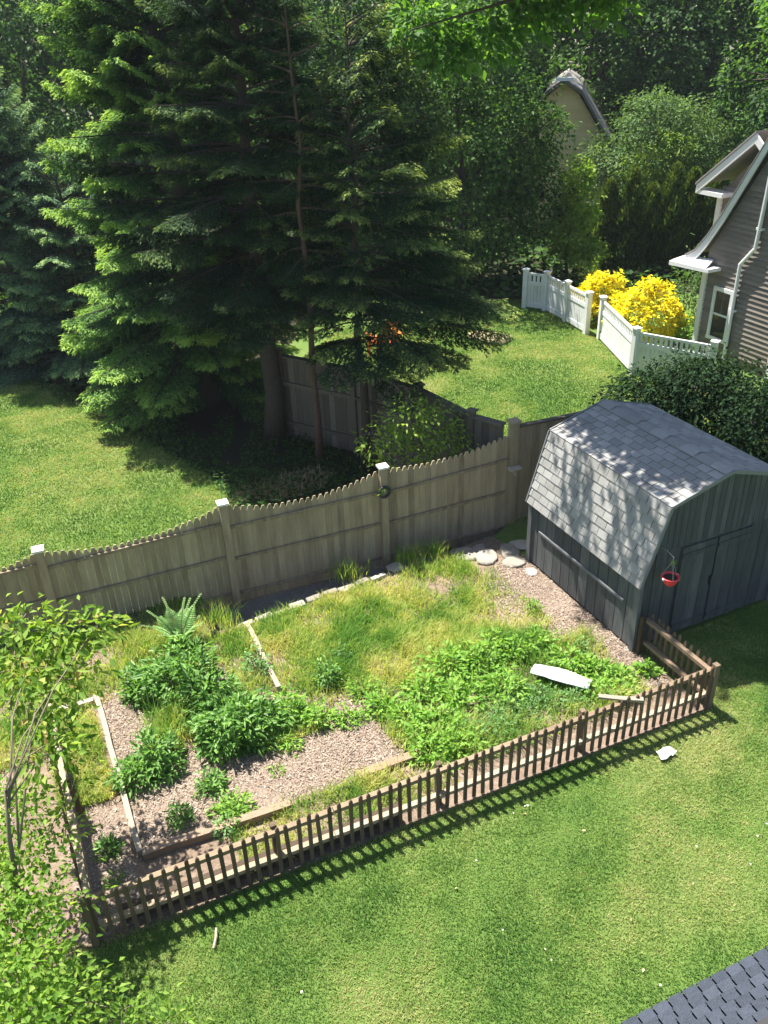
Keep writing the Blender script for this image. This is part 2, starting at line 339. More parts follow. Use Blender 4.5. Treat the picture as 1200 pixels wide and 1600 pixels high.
OUTBED = [ab(-2.3, 1.6), ab(-.6, 1.8), ab(-.5, 3.6), ab(-2.3, 3.8)]
sheet('mulch_bed', OUTBED, .008, M['mulch'], .03)
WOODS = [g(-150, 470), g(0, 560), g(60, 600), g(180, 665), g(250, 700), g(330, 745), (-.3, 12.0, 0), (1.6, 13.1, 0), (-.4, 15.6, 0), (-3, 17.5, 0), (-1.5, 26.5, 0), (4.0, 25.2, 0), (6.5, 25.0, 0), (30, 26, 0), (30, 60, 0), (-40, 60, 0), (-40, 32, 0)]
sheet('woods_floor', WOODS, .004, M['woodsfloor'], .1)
DRY = [g(365, 785), g(372, 765), g(440, 742), g(500, 732), g(525, 742), g(500, 765), g(440, 782)]
sheet('dry_grass_patch', DRY, .008, M['dryground'], .06)

# ------------------------------------------------------------------ grass, weeds, chips (stuff)
SHED = [(3.25, 8.89), (5.44, 9.87), (4.44, 12.1), (2.25, 11.1)]
NEAR = [(-4.6, 3.2, 0), (5.2, 3.2, 0), (8.5, 9.0, 0), (8.2, 10.2, 0), (5.5, 9.9, 0), (3.3, 8.85, 0), (3.95, 7.75, 0), tuple(PK0), (-4.6, 5.0, 0)]
P = scatter(NEAR, 7500)
o = blades('lawn_grass', P, .012, .034, .007, M['lawn'], 1.4, clump=1 + .4 * wob(P, 2.2, 3)); tag(o, 'patchy mown grass in front of the low brown picket fence', 'grass', kind='stuff')
SIDE = [g(-60, 560), g(70, 590), g(190, 660), g(330, 745), g(370, 790), (-1.9, 10.45, 0), (-4.6, 9.35, 0), (-9, 7.4, 0), (-13, 12, 0), (-15, 24, 0)]
P = scatter(SIDE, 2000); P = P[P[:, 1] * .62 + P[:, 0] > -1.2] if False else P
vis = (P[:, 0] > -.62 * P[:, 1] - .6) & ((P - FC - FY * .12) @ FY > 0); P = P[vis]
o = blades('side_lawn_grass', P, .018, .045, .013, M['lawn'], 1.1); tag(o, 'sunny mown grass beyond the tall weathered fence', 'grass', kind='stuff')
BACK = [(2.2, 12.3, 0), (.6, 14.3, 0), (-1.6, 16.2, 0), (-2.5, 19.5, 0), (-1, 23, 0), (3.9, 24.6, 0), (4.95, 24.1, 0), (5.75, 21.8, 0), (6.15, 18.9, 0), (7.5, 17.9, 0), (9, 17, 0), (7.5, 12.5, 0), (4.3, 13.2, 0)]
P = scatter(BACK, 1700)
o = blades('back_lawn_grass', P, .018, .045, .015, M['lawn'], 1.1); tag(o, 'bright mown grass of the next yard below the white fence', 'grass', kind='stuff')
# tall yellowing weeds of the garden
def weed_density(P):
    a, b = to_ab(P); d = np.zeros(len(P))
    d = np.where((a > 2.2) & (a < 6.35) & (b > 1.6) & (b < 4.15), 1.0, d)
    d = np.where((a > 3.6) & (a < 6.9) & (b > .25) & (b <= 1.7), .55, d)
    d = np.where((a > -.1) & (a < .5) & (b > 1.7) & (b < 5.1), .8, d)
    d = np.where((a > .5) & (a < 2.35) & (b > 3.3) & (b < 5.1), .9, d)
    d = np.where((a > 1.5) & (a < 4) & (b > .05) & (b < .72), .7, d)
    d = np.where((a > -2.3) & (a < -.1) & (b > 2.7) & (b < 5.2), .75, d)
    d = np.where((a > 1.2) & (a < 1.9) & (b > 2.2) & (b < 3.3), .7, d)
    d = np.where((a > 6.0) & (a < 6.6) & (b > 2.0) & (b < 3.6), .35, d)
    return d * np.clip(.72 + .75 * wob(P, 1.9, 11), .04, 1)
P = scatter(GARDEN, 5200); P = P[RNG.random(len(P)) < weed_density(P)]
P = P + np.array([0, 0, .004])
o = blades('garden_weeds', P, .05, .17, .010, M['weedgrass'], 1.1, clump=np.clip(1 + .6 * wob(P, 2.6, 5), .35, 1.7)); tag(o, 'yellowing grassy weeds covering the upper half of the garden', 'weeds', kind='stuff')
# loose chips
def chips(name, poly, dens, mat, lo=.012, hi=.065):
    P = scatter(poly, dens * 2.4); P = P[RNG.random(len(P)) < np.clip(.75 + .6 * wob(P, 2.4, 17), .12, 1)]; n = len(P); P[:, 2] = RNG.uniform(.01, .03, n)
    D = rnd_dirs(n); D[:, 2] *= .25; N = np.array([0, 0, 1.0]) + RNG.normal(0, .35, (n, 3))
    return leaf_obj(name, P, D, N, lo + (hi - lo) * RNG.random(n) ** 2, RNG.uniform(.005, .016, n), RNG.random(n), mat, fold=.05, droop=.03)
tag(chips('bed_wood_chips', BED, 2000, M['chips']), 'pinkish brown wood chips spread over the boarded bed', 'wood chips', kind='stuff')
tag(chips('shed_wood_chips', SHEDBED, 2000, M['chips']), 'brown wood chips in front of the grey shed wall', 'wood chips', kind='stuff')
tag(chips('edge_wood_chips', LEFTBED, 1300, M['chips']), 'wood chips between the bed board and the left picket run', 'wood chips', kind='stuff')
tag(chips('outer_wood_chips', OUTBED, 1100, M['chips']), 'reddish wood chips at the left edge behind the near tree', 'wood chips', kind='stuff')
P = scatter(DRY, 500)
o = blades('dry_grass', P + np.array([0, 0, .008]), .05, .14, .02, M['straw'], 1.3); tag(o, 'pale dry grass clippings heaped behind the tall fence', 'dry grass', kind='stuff')
# ivy under the trees
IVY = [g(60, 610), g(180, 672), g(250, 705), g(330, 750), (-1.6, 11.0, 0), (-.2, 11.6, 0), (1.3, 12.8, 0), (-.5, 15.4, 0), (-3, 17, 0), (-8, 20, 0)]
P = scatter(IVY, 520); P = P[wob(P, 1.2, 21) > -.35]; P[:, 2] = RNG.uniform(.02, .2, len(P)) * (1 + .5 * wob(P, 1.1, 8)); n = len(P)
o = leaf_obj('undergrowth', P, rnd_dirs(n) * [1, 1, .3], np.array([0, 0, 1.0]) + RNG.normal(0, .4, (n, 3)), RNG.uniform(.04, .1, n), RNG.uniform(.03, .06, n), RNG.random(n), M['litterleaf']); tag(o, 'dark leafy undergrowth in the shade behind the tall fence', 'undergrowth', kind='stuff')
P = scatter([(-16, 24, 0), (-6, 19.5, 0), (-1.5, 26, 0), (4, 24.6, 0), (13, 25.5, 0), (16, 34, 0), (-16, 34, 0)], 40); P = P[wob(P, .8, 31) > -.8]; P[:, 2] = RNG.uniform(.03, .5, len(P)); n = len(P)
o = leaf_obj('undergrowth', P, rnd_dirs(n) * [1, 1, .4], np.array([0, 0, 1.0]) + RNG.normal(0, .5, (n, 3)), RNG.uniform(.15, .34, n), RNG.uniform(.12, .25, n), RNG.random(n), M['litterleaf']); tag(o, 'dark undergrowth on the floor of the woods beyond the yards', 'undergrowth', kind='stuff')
P = scatter(NEAR, .6); n = len(P); P[:, 2] = .035
o = leaf_obj('fallen_leaves', P, rnd_dirs(n) * [1, 1, .15], np.array([0, 0, 1.0]) + RNG.normal(0, .4, (n, 3)), RNG.uniform(.03, .07, n), RNG.uniform(.02, .04, n), RNG.random(n), M['straw']); tag(o, 'few dry leaves and bits scattered over the front lawn', 'leaves', kind='stuff')
# clover and daisy specks on the front lawn
P = scatter(NEAR, 1.3); n = len(P); P[:, 2] = .05
D = rnd_dirs(n) * [1, 1, .1]
o = leaf_obj('clover_flowers', P, D, np.tile([0, 0, 1.0], (n, 1)), RNG.uniform(.012, .035, n), RNG.uniform(.012, .03, n), RNG.random(n), M['clover']); tag(o, 'tiny white clover heads dotted over the front lawn', 'clover', kind='stuff')

# ------------------------------------------------------------------ tall weathered fence
FAX = np.array([FX, FY, [0, 0, 1]]); fx, fy = FX, FY
PS = [(-7.5, 1.38), (-4.99, 1.48), (-2.457, 1.59), (.0135, 1.63), (2.303, 1.745)]     # post position along the fence, level of its top
FA = FC + FX * PS[1][0]; FD = FC + FX * PS[4][0]
def fence_post(mb_mat, parent, p, h, cap_mat, ax, w=.11, low=False):
    m = MB(); m.box(p + np.array([0, 0, h / 2]), (w, w, h), ax, .45); po = m.build('post', mb_mat, parent)
    c = MB(); q = p + np.array([0, 0, h])
    c.box(q + np.array([0, 0, .015]), (w + .05, w + .05, .03), ax, .6)
    a, b = ax[0] * (w + .02) / 2, ax[1] * (w + .02) / 2; z = np.array([0, 0, .03]); t = q + np.array([0, 0, .065])
    c.add([q + z - a - b, q + z + a - b, q + z + a + b, q + z - a + b, t], [(0, 1, 4), (1, 2, 4), (2, 3, 4), (3, 0, 4)], .7)
    c.build('post_cap', cap_mat, po); return po
f = thing('wooden_fence', 'tall weathered privacy fence of scalloped pointed pickets with pale capped posts', 'fence', FA)
def rel(p, o): return np.asarray(p, float) - np.array(o.location)
def picket_panel(mb, p0, p1, top, ax, w=.092, gap=.003, th=.018, pointed=True, base=.03):
    L = np.linalg.norm(p1 - p0); n = int(L / (w + gap)); st = L / n; d = (p1 - p0) / L
    for i in range(n):
        s = (i + .5) * st; h = top(s / L) + random.uniform(-.008, .008); c = p0 + d * s; hw = (st - gap) / 2; t = random.random()
        yo = ax[1] * random.uniform(-.003, .003)
        out = [(-hw, base), (hw, base), (hw, h - .07), (hw * .35, h), (-hw * .35, h), (-hw, h - .07)] if pointed else [(-hw, base), (hw, base), (hw, h), (-hw, h)]
        mb.prism([c + d * x + np.array([0, 0, z]) + yo - ax[1] * th / 2 for x, z in out], ax[1] * th, t)
for k, (s_, zt) in enumerate(PS):
    p = FC + FX * s_
    if k < 4: fence_post(M['fence'], f, rel(p - fy * .07, f), zt + .28 - .06, M['cap'], FAX)
    else: fence_post(M['fence'], f, rel(p, f), zt + .28 + .1, M['fence'], FAX, .13)
for k in range(4):
    p0 = FC + FX * (PS[k][0] + .05); p1 = FC + FX * (PS[k + 1][0] - (.05 if k < 3 else .1)); m = MB()
    dip = (.16, .19, .19, .11)[k]; h0, h1 = PS[k][1] + .28 - .13, PS[k + 1][1] + .28 - (.13 if k < 3 else .1)
    picket_panel(m, rel(p0, f), rel(p1, f), lambda t, dip=dip, h0=h0, h1=h1: h0 + (h1 - h0) * t - dip * 4 * t * (1 - t), FAX); m.build('picket_panel', M['fence'], f)
    for z in (1.37, .82, .2):
        r = MB(); dz = np.array([0, 0, (h1 - h0)]) * (z / 1.7)
        r.beam(rel(p0 - fy * .027 + np.array([0, 0, z]), f), rel(p1 - fy * .027 + np.array([0, 0, z]) + dz, f), .034, .045, tint=.0)
        r.build('rail', M['fence'], f)
# same fence beyond the corner post, running on behind the shed
f2 = thing('wooden_fence', 'plain board fence running behind the grey shed from the dark corner post', 'fence', FD)
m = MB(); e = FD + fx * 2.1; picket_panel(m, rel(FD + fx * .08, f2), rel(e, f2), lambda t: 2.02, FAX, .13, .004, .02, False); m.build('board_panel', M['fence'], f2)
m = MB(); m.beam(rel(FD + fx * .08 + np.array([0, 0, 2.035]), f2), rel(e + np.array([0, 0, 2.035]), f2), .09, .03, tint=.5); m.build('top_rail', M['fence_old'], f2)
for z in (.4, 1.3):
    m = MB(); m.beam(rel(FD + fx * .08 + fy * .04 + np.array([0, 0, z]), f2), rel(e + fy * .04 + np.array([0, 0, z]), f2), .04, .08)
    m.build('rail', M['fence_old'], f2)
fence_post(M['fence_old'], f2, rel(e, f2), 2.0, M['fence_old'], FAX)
# fence between the woods and the next lawn
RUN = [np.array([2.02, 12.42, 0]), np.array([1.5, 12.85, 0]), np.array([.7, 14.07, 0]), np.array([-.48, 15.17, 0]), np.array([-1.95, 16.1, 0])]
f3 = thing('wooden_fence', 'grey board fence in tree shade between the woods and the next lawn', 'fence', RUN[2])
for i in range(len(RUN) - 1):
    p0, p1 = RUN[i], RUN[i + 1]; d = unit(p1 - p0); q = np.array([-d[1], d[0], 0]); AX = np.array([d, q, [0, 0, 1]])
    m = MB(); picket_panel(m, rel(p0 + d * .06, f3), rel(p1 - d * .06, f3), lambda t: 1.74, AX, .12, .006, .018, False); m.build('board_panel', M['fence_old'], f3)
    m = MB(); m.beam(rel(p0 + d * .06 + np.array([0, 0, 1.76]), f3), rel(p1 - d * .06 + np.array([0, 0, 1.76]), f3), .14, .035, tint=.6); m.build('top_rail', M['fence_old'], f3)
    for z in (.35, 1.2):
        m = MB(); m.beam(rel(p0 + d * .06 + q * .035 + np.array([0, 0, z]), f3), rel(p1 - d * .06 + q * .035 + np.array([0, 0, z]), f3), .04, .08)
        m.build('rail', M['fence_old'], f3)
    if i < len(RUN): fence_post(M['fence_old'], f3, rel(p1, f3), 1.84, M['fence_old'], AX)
# round ornament on the third capped post
pc = FC + FX * .0 - FY * .15
t = thing('wall_ornament', 'small dark round ornament with pale leaves hung on the tall fence', 'ornament', pc + np.array([0, 0, 1.46]))
m = MB()
for k in range(24):
    a0, a1 = 2 * math.pi * k / 24, 2 * math.pi * (k + 1) / 24
    m.tube([fx * .085 * math.cos(a0) + np.array([0, 0, .085 * math.sin(a0)]), fx * .085 * math.cos(a1) + np.array([0, 0, .085 * math.sin(a1)])], [.022, .022], 6)
m.build('ring', M['dark_metal'], t)
n = 26; aa = RNG.uniform(.2, 3.3, n)
leaf_obj('leaves', (fx[None] * .085 * np.cos(aa)[:, None] + np.array([0, 0, 1.0]) * .085 * np.sin(aa)[:, None] - fy * .03), rnd_dirs(n) - fy, -fy + RNG.normal(0, .4, (n, 3)), RNG.uniform(.04, .09, n), RNG.uniform(.02, .04, n), RNG.random(n), M['lilac'], t)
# small bracket near the corner post
t = thing('shelf_bracket', 'small pale wooden bracket fixed on the fence beside the shed', 'bracket', FD - fx * .02 - fy * .12 + np.array([0, 0, 1.35]))
m = MB(); m.box((0, 0, 0), (.22, .1, .035), FAX, .9); m.box(-fy * .0 + np.array([0, 0, -.07]), (.04, .08, .1), FAX, .5); m.build('arm', M['timber'], t)

# ------------------------------------------------------------------ low picket fence
PK1 = np.array([3.9, 7.78, 0]); PKR = np.array([3.42, 8.86, 0]); PKL = ab(-.02, 3.2)
pf = thing('picket_fence', 'knee high brown picket fence with a lit rail around the garden front', 'fence', PK0)
def pick_mesh(h, w=.041, th=.018):
    m = MB(); hw = w / 2
    m.prism([(-hw, -th / 2, .02), (hw, -th / 2, .02), (hw, -th / 2, h - .035), (0, -th / 2, h), (-hw, -th / 2, h - .035)], (0, th, 0), .5)
    me = bpy.data.meshes.new('picket'); me.from_pydata(m.V, [], m.F); me.materials.append(M['picket'])
    at = me.attributes.new('tint', 'FLOAT', 'FACE'); at.data.foreach_set('value', np.full(len(m.F), .4 + .35 * random.random(), np.float32)); return me
PMS = [pick_mesh(h) for h in (.68, .695, .67, .685)]
def picket_run(p0, p1, n, inner, first=True):
    d = unit(p1 - p0); L = np.linalg.norm(p1 - p0); rz = math.atan2(d[1], d[0])
    for i in range(n):
        p = p0 + d * L * (i + .5) / n; o = link('picket', random.choice(PMS), pf); o.location = tuple(rel(p, pf))
        o.rotation_euler = (random.uniform(-.025, .025), random.uniform(-.03, .03), rz + random.uniform(-.04, .04))
    for z in (.56, .2):
        k = max(1, int(L / 2.4))
        for j in range(k):
            m = MB(); a, b = p0 + d * (L * j / k + .004), p0 + d * (L * (j + 1) / k - .004)
            m.beam(rel(a + inner * .042 + np.array([0, 0, z + random.uniform(-.008, .008)]), pf), rel(b + inner * .042 + np.array([0, 0, z + random.uniform(-.008, .008)]), pf), .06, .05)
            m.build('rail', M['rail'], pf)
    for j in range(1, max(1, int(L / 2.2)) + 1):
        q = p0 + d * L * j / (int(L / 2.2) + 1); m = MB(); m.box(rel(q + inner * .10, pf) + np.array([0, 0, .31]), (.06, .06, .62), (d, inner, (0, 0, 1))); m.build('stake', M['picket'], pf)
inn = unit(np.array([-(PK1 - PK0)[1], (PK1 - PK0)[0], 0]))
picket_run(PK0, PK1, 66, inn)
picket_run(PK1 + np.array([-.02, .05, 0]), PKR, 11, unit(np.array([-(PKR - PK1)[1], (PKR - PK1)[0], 0])))
picket_run(PK0 + EY * .05, PKL, 24, EX)
for p in (PK0, PK1):
    m = MB(); m.box(rel(p, pf) + np.array([0, 0, .34]), (.07, .07, .68)); m.build('corner_post', M['picket'], pf)

# ------------------------------------------------------------------ grey gambrel shed
SF = np.array([3.25, 8.89, 0]); SW, SL, HW, KI, KZ, RZ = 2.42, 2.46, 1.13, .30, 2.16, 2.42
sh = thing('storage_shed', 'weathered grey garden shed with a curved gambrel roof of grey shingles', 'shed', SF)
def S(a, b, z): return a * EX + b * EY + np.array([0, 0, z])      # shed frame: a across the front, b back, z up
def grooved_wall(o, u, nrm, L, ztop, tinted=.5, gw=.2, base=.05):
    """siding: vertical boards 0.2 m wide with a groove between, ztop(s) the upper edge"""
    m = MB(); n = int(round(L / gw)); gw = L / n
    for i in range(n):
        a, b = i * gw + .006, (i + 1) * gw - .006
        m.prism([o + u * a + np.array([0, 0, base]), o + u * b + np.array([0, 0, base]), o + u * b + np.array([0, 0, ztop(b)]), o + u * a + np.array([0, 0, ztop(a)])], -nrm * .02, random.uniform(.15, .85))
    return m
def gable(s):
    x = min(s, SW - s); return HW + (KZ - HW) * x / KI - .03 if x < KI else KZ + (RZ - KZ) * (x - KI) / (SW / 2 - KI) - .03
m = grooved_wall(S(0, 0, 0), EY, -EX, SL, lambda s: HW); m.build('side_wall', M['siding'], sh)
m = grooved_wall(S(SW, 0, 0), EY, EX, SL, lambda s: HW); m.build('side_wall', M['siding'], sh)
m = grooved_wall(S(0, 0, 0), EX, -EY, SW, lambda s: min(gable(s), 1.55)); m.build('front_wall', M['siding'], sh)
m = grooved_wall(S(0, -.012, 0), EX, -EY, SW, gable, base=1.5)
m.V = [v for v in m.V]; gm = MB()
for i in range(24):
    a, b = .04 + i * (SW - .08) / 24 + .004, .04 + (i + 1) * (SW - .08) / 24 - .004
    lo = 1.5
    if gable(a) > lo + .03 and gable(b) > lo + .03:
        gm.prism([S(a, -.014, lo), S(b, -.014, lo), S(b, -.014, gable(b)), S(a, -.014, gable(a))], EY * .02 * .6, random.uniform(.2, .8))
gm.build('gable_panel', M['siding'], sh)
m = grooved_wall(S(0, SL, 0), EX, EY, SW, gable); m.build('back_wall', M['siding'], sh)
m = MB()                                       # dark core that closes the grooves and holds the floor
prof = [(0.025, .04), (SW - .025, .04), (SW - .025, HW), (SW - KI - .01, KZ - .06), (SW / 2, RZ - .06), (KI + .01, KZ - .06), (.025, HW)]
m.prism([S(a, .025, z) for a, z in prof], EY * (SL - .05), .1); m.build('shed_frame', M['under'], sh)
m = MB()
for a in (0, SW):
    for b in (0, SL):
        m = MB(); m.box(S(a, b, HW / 2 + .02), (.05, .09, HW - .02), tint=.4); m.build('corner_board', M['shed_trim'], sh)
m = MB(); m.box(S(-.014, SL * .5, .68), (.028, SL - .5, .035), tint=.9); m.build('batten', M['shed_trim'], sh)
# double door on the front
dm = MB()
for a0 in (.62, 1.225):
    for i in range(3): dm.box(S(a0 + .098 + i * .193, -.016, .78), (.186, .026, 1.36), tint=random.uniform(.2, .8))
dd = dm.build('door', M['siding'], sh)
m = MB()
for a0 in (.62, 1.225):
    for z in (.2, 1.34):
        m = MB(); m.box(S(a0 + .29, -.036, z), (.56, .014, .06), tint=.3); m.build('door_batten', M['siding'], dd)
m = MB(); m.box(S(1.18, -.045, .8), (.03, .03, .14)); m.build('handle', M['dark_metal'], dd)
# roof: deck, shingle courses as separate tabs, ridge cap, drip edge
OV = .05
RP = [(-.05, HW - .06), (KI - .02, KZ + .01), (SW / 2, RZ + .02), (SW - KI + .02, KZ + .01), (SW + .05, HW - .06)]
deck = MB()
for i in range(4):
    (a0, z0), (a1, z1) = RP[i], RP[i + 1]; nn = np.array([-(z1 - z0), (a1 - a0)]); nn = nn / np.hypot(*nn) * .02
    deck.prism([S(a0, -OV, z0), S(a1, -OV, z1), S(a1 - nn[0], -OV, z1 - nn[1]), S(a0 - nn[0], -OV, z0 - nn[1])], EY * (SL + 2 * OV), .3)
rf = deck.build('roof', M['under'], sh)
sm = MB()
for i, (lo, hi) in enumerate(((0, 1), (1, 2), (4, 3), (3, 2))):
    p, q = np.array(RP[lo]), np.array(RP[hi]); L = np.hypot(*(q - p)); up = (q - p) / L
    out = np.array([-up[1], up[0]]) if lo < hi else np.array([up[1], -up[0]])
    nc = int(round(L / .127)); ex = L / nc
    for r in range(nc):
        off = .1 * (r % 2) + random.uniform(-.015, .015); b = -OV - off
        while b < SL + OV:
            w = .2; b0, b1 = max(b, -OV), min(b + w, SL + OV) - .008; b += w
            if b1 - b0 < .03: continue
            lowp = p + up * (r * ex - .004) + out * random.uniform(.015, .021); hip = p + up * min((r + 1) * ex + .02, L) + out * .004
            v = [S(lowp[0], b0, lowp[1]), S(lowp[0], b1, lowp[1]), S(hip[0], b1, hip[1]), S(hip[0], b0, hip[1])]
            lw2 = lowp - out * .012; v += [S(lw2[0], b0, lw2[1]), S(lw2[0], b1, lw2[1])]
            sm.add(v, [(0, 1, 2, 3), (4, 5, 1, 0)], random.random())
sm.build('shingles', M['shingle'], rf)
m = MB()
for j in range(9):
    b0 = -OV + j * (SL + 2 * OV) / 9; b1 = b0 + (SL + 2 * OV) / 9 - .01
    z = RZ + .045 - .006 * (j % 2)
    m.add([S(SW / 2 - .13, b0, z - .033), S(SW / 2, b0, z), S(SW / 2, b1, z), S(SW / 2 - .13, b1, z - .033), S(SW / 2 + .13, b0, z - .033), S(SW / 2 + .13, b1, z - .033)], [(0, 1, 2, 3), (1, 4, 5, 2)], random.random())
m.build('ridge_cap', M['shingle'], rf)
for bb in (-OV - .011, SL + OV + .011):
    m = MB()
    for i in range(4): m.beam(S(RP[i][0], bb, RP[i][1] + .0), S(RP[i + 1][0], bb, RP[i + 1][1] + .0), .018, .05, up=tuple(EX) if i in (0, 3) else (0, 0, 1), tint=.6)
    m.build('rake_edge', M['drip'], rf)
# red bowl planter hanging before the shed front
d0 = _f + CR * (1047 - 600) / FOC - CU * (905 - 800) / FOC
fo = SF - EY * .25; tt = ((fo - np.array([0, 0, CAM_H])) @ EY) / (d0 @ EY); pp = np.array([0, 0, CAM_H]) + d0 * tt
t = thing('hanging_planter', 'red plastic bowl planter hanging on a wire before the dark shed front', 'planter', pp)
m = MB(); R = .105
m.lathe((0, 0, 0), [(0.001, -.085), (.045, -.085), (.075, -.05), (.098, .0), (R, .03), (R + .012, .032), (R + .012, .045), (R - .004, .045), (R - .012, .028), (.001, .02)], 28); m.build('bowl', M['red'], t, True)
m = MB(); m.lathe((0, 0, 0), [(.001, .0265), (.05, .03), (R - .014, .0275)], 20); m.build('soil', M['potsoil'], t)
m = MB(); top = np.array([0, 0, .33])
for k in range(3):
    a = 2 * math.pi * k / 3 + .5; m.tube([np.array([R * math.cos(a), R * math.sin(a), .045]), top * .8 + np.array([.006 * math.cos(a), .006 * math.sin(a), 0])], [.003, .003], 5)
m.tube([top * .8, top, top + EY * .13 + np.array([0, 0, .03]), top + EY * .26], [.005] * 4, 5)
m.build('hanger', M['wire'], t)
for sgn in (-1, 1):
    m = MB(); m.lathe(EX * sgn * (R + .008) + np.array([0, 0, .03]), [(.001, -.014), (.015, -.008), (.018, .008), (.001, .02)], 8); m.build('handle', M['whiteplastic'], t)
n = 14; leaf_obj('plant', RNG.normal(0, .012, (n, 3)) + np.array([.0, 0, .26]), rnd_dirs(n), rnd_dirs(n), RNG.uniform(.03, .06, n), RNG.uniform(.015, .03, n), RNG.uniform(.5, 1, n), M['lilac'], t)

# ------------------------------------------------------------------ garden boards, stones, odd things
def board(name, label, cat, p, q, w, h, mat, group=None, z=0.0):
    p, q = np.array([p[0], p[1], z]), np.array([q[0], q[1], z]); o = thing(name, label, cat, (p + q) / 2, group) if False else None
    m = MB(); c = (p + q) / 2; d = unit(q - p); n = np.array([-d[1], d[0], 0]); L = np.linalg.norm(q - p)
    k = max(2, int(L / .3)); pts = [p - c + d * L * i / k + n * random.uniform(-.008, .008) for i in range(k + 1)]
    vs, fs = [], []
    for i, x in enumerate(pts):
        hh = h + random.uniform(-.008, .008)
        vs += [x - n * w / 2, x + n * w / 2, x + n * w / 2 + np.array([0, 0, hh]), x - n * w / 2 + np.array([0, 0, hh])]
    for i in range(k):
        b = 4 * i
        for j in range(4): fs.append((b + j, b + 4 + j, b + 4 + (j + 1) % 4, b + (j + 1) % 4))
    fs += [(0, 1, 2, 3), (4 * k + 3, 4 * k + 2, 4 * k + 1, 4 * k)]
    m.add(vs, fs, random.random()); ob = m.build(name, mat); ob.location = tuple(c); return tag(ob, label, cat, group)
board('edging_board', 'long bleached board standing along the left side of the mulched bed', 'board', g(152, 1093), g(220, 1340), .06, .1, M['timber'], 'boards edging the garden bed')
board('edging_board', 'brown timber along the front of the mulched bed behind the picket fence', 'board', g(224, 1340), g(455, 1262), .09, .1, M['timber_dark'], 'boards edging the garden bed')
board('edging_board', 'half buried brown timber end in front of the light green weeds', 'board', g(560, 1218), g(662, 1178), .1, .07, M['timber_dark'], 'boards edging the garden bed')
board('edging_board', 'short grey board meeting the top of the long bleached board', 'board', g(80, 1116), g(148, 1100), .07, .08, M['timber'], 'boards edging the garden bed')
board('edging_board', 'slanting bleached board between the round bushes and the yellow weeds', 'board', g(388, 982), g(436, 1082), .06, .1, M['timber'], 'boards edging the garden bed')
board('edging_board', 'short board end by the pale edging stones near the fern', 'board', g(345, 995), g(384, 983), .07, .08, M['timber_dark'], 'boards edging the garden bed')
board('edging_board', 'dark brown timber standing right behind the left half of the picket fence', 'board', ab(.3, .13), ab(3.2, .02), .06, .2, M['picket'], 'boards edging the garden bed')
board('loose_board', 'pale board lying over the rail of the picket fence near the white trough', 'board', g(935, 1090, .6), g(1005, 1096, .6), .06, .03, M['timber'], None, .6)
def rock(label, p, r, flat=.5, name='rock', group=None, mat='stone', seed=0, cat='stone'):
    n1, n2 = 14, 9; rr = np.random.default_rng(seed + 50); V = []
    for i in range(n2 + 1):
        th = math.pi * i / n2
        for k in range(n1): ph = 2 * math.pi * k / n1; V.append((math.sin(th) * math.cos(ph), math.sin(th) * math.sin(ph), math.cos(th)))
    V = np.array(V); w = 1 + .16 * wob(V, 1.4, seed) + .08 * wob(V, 3.5, seed + 1)
    V = np.sign(V) * np.abs(V) ** .75 * w[:, None] * np.array([r, r * rr.uniform(.6, .9), r * flat]); a = rr.uniform(0, 3)
    V[:, 2] += r * flat * .55
    V[:, :2] = V[:, :2] @ np.array([[math.cos(a), -math.sin(a)], [math.sin(a), math.cos(a)]])
    F = [(i * n1 + k, i * n1 + (k + 1) % n1, (i + 1) * n1 + (k + 1) % n1, (i + 1) * n1 + k) for i in range(n2) for k in range(n1)]
    o = mesh_np(name, V, F, M[mat], None, np.full(len(F), rr.random())); o.location = tuple(p); return tag(o, label, cat, group)
k = 0
for lab, (u, v), r in [('rounded tan stone alone at the top edge of the yellow weeds', (617, 888), .13), ('wide flat stone at the left end of the stone pile by the shed', (727, 868), .19),
                       ('flat pale stone in the middle of the stone pile by the shed', (762, 872), .2), ('small angular stone tucked behind the stone pile', (748, 858), .13),
                       ('pale slab stone leaning beside the shed corner', (795, 862), .2), ('low stone at the shed corner in front of the pile', (806, 880), .17), ('stone half in fence shade at the back of the pile', (812, 853), .16),
                       ('small stone at the mulch edge beside the shed wall', (830, 895), .1), ('tiny pale stone at the foot of the shed front corner', (981, 1014), .06)]:
    rock(lab, g(u, v), r * 1.1, .2, group='field stones by the fence and shed', seed=k); k += 1
for i in range(9):
    t0, t1 = i / 9, (i + 1) / 9; p, q = g(372, 984), g(602, 899); c = p + (q - p) * (t0 + t1) / 2
    m = MB(); d = unit(q - p); L = np.linalg.norm(q - p) / 9 - random.uniform(.01, .05); nn = np.array([-d[1], d[0], 0]); hh = random.uniform(.04, .08)
    m.box((0, 0, hh / 2), (L, random.uniform(.09, .14), hh), (d, nn, (0, 0, 1))); bo = m.build('edging_stone', M['stone'])
    bo.location = tuple(c + nn * random.uniform(-.02, .02)); bo.rotation_euler = (0, 0, random.uniform(-.08, .08))
    bv = bo.modifiers.new('b', 'BEVEL'); bv.width = .02; bv.segments = 2
    tag(bo, 'one of the pale flat stones laid in a row along the fence strip', 'stone', 'flat edging stones in a row')
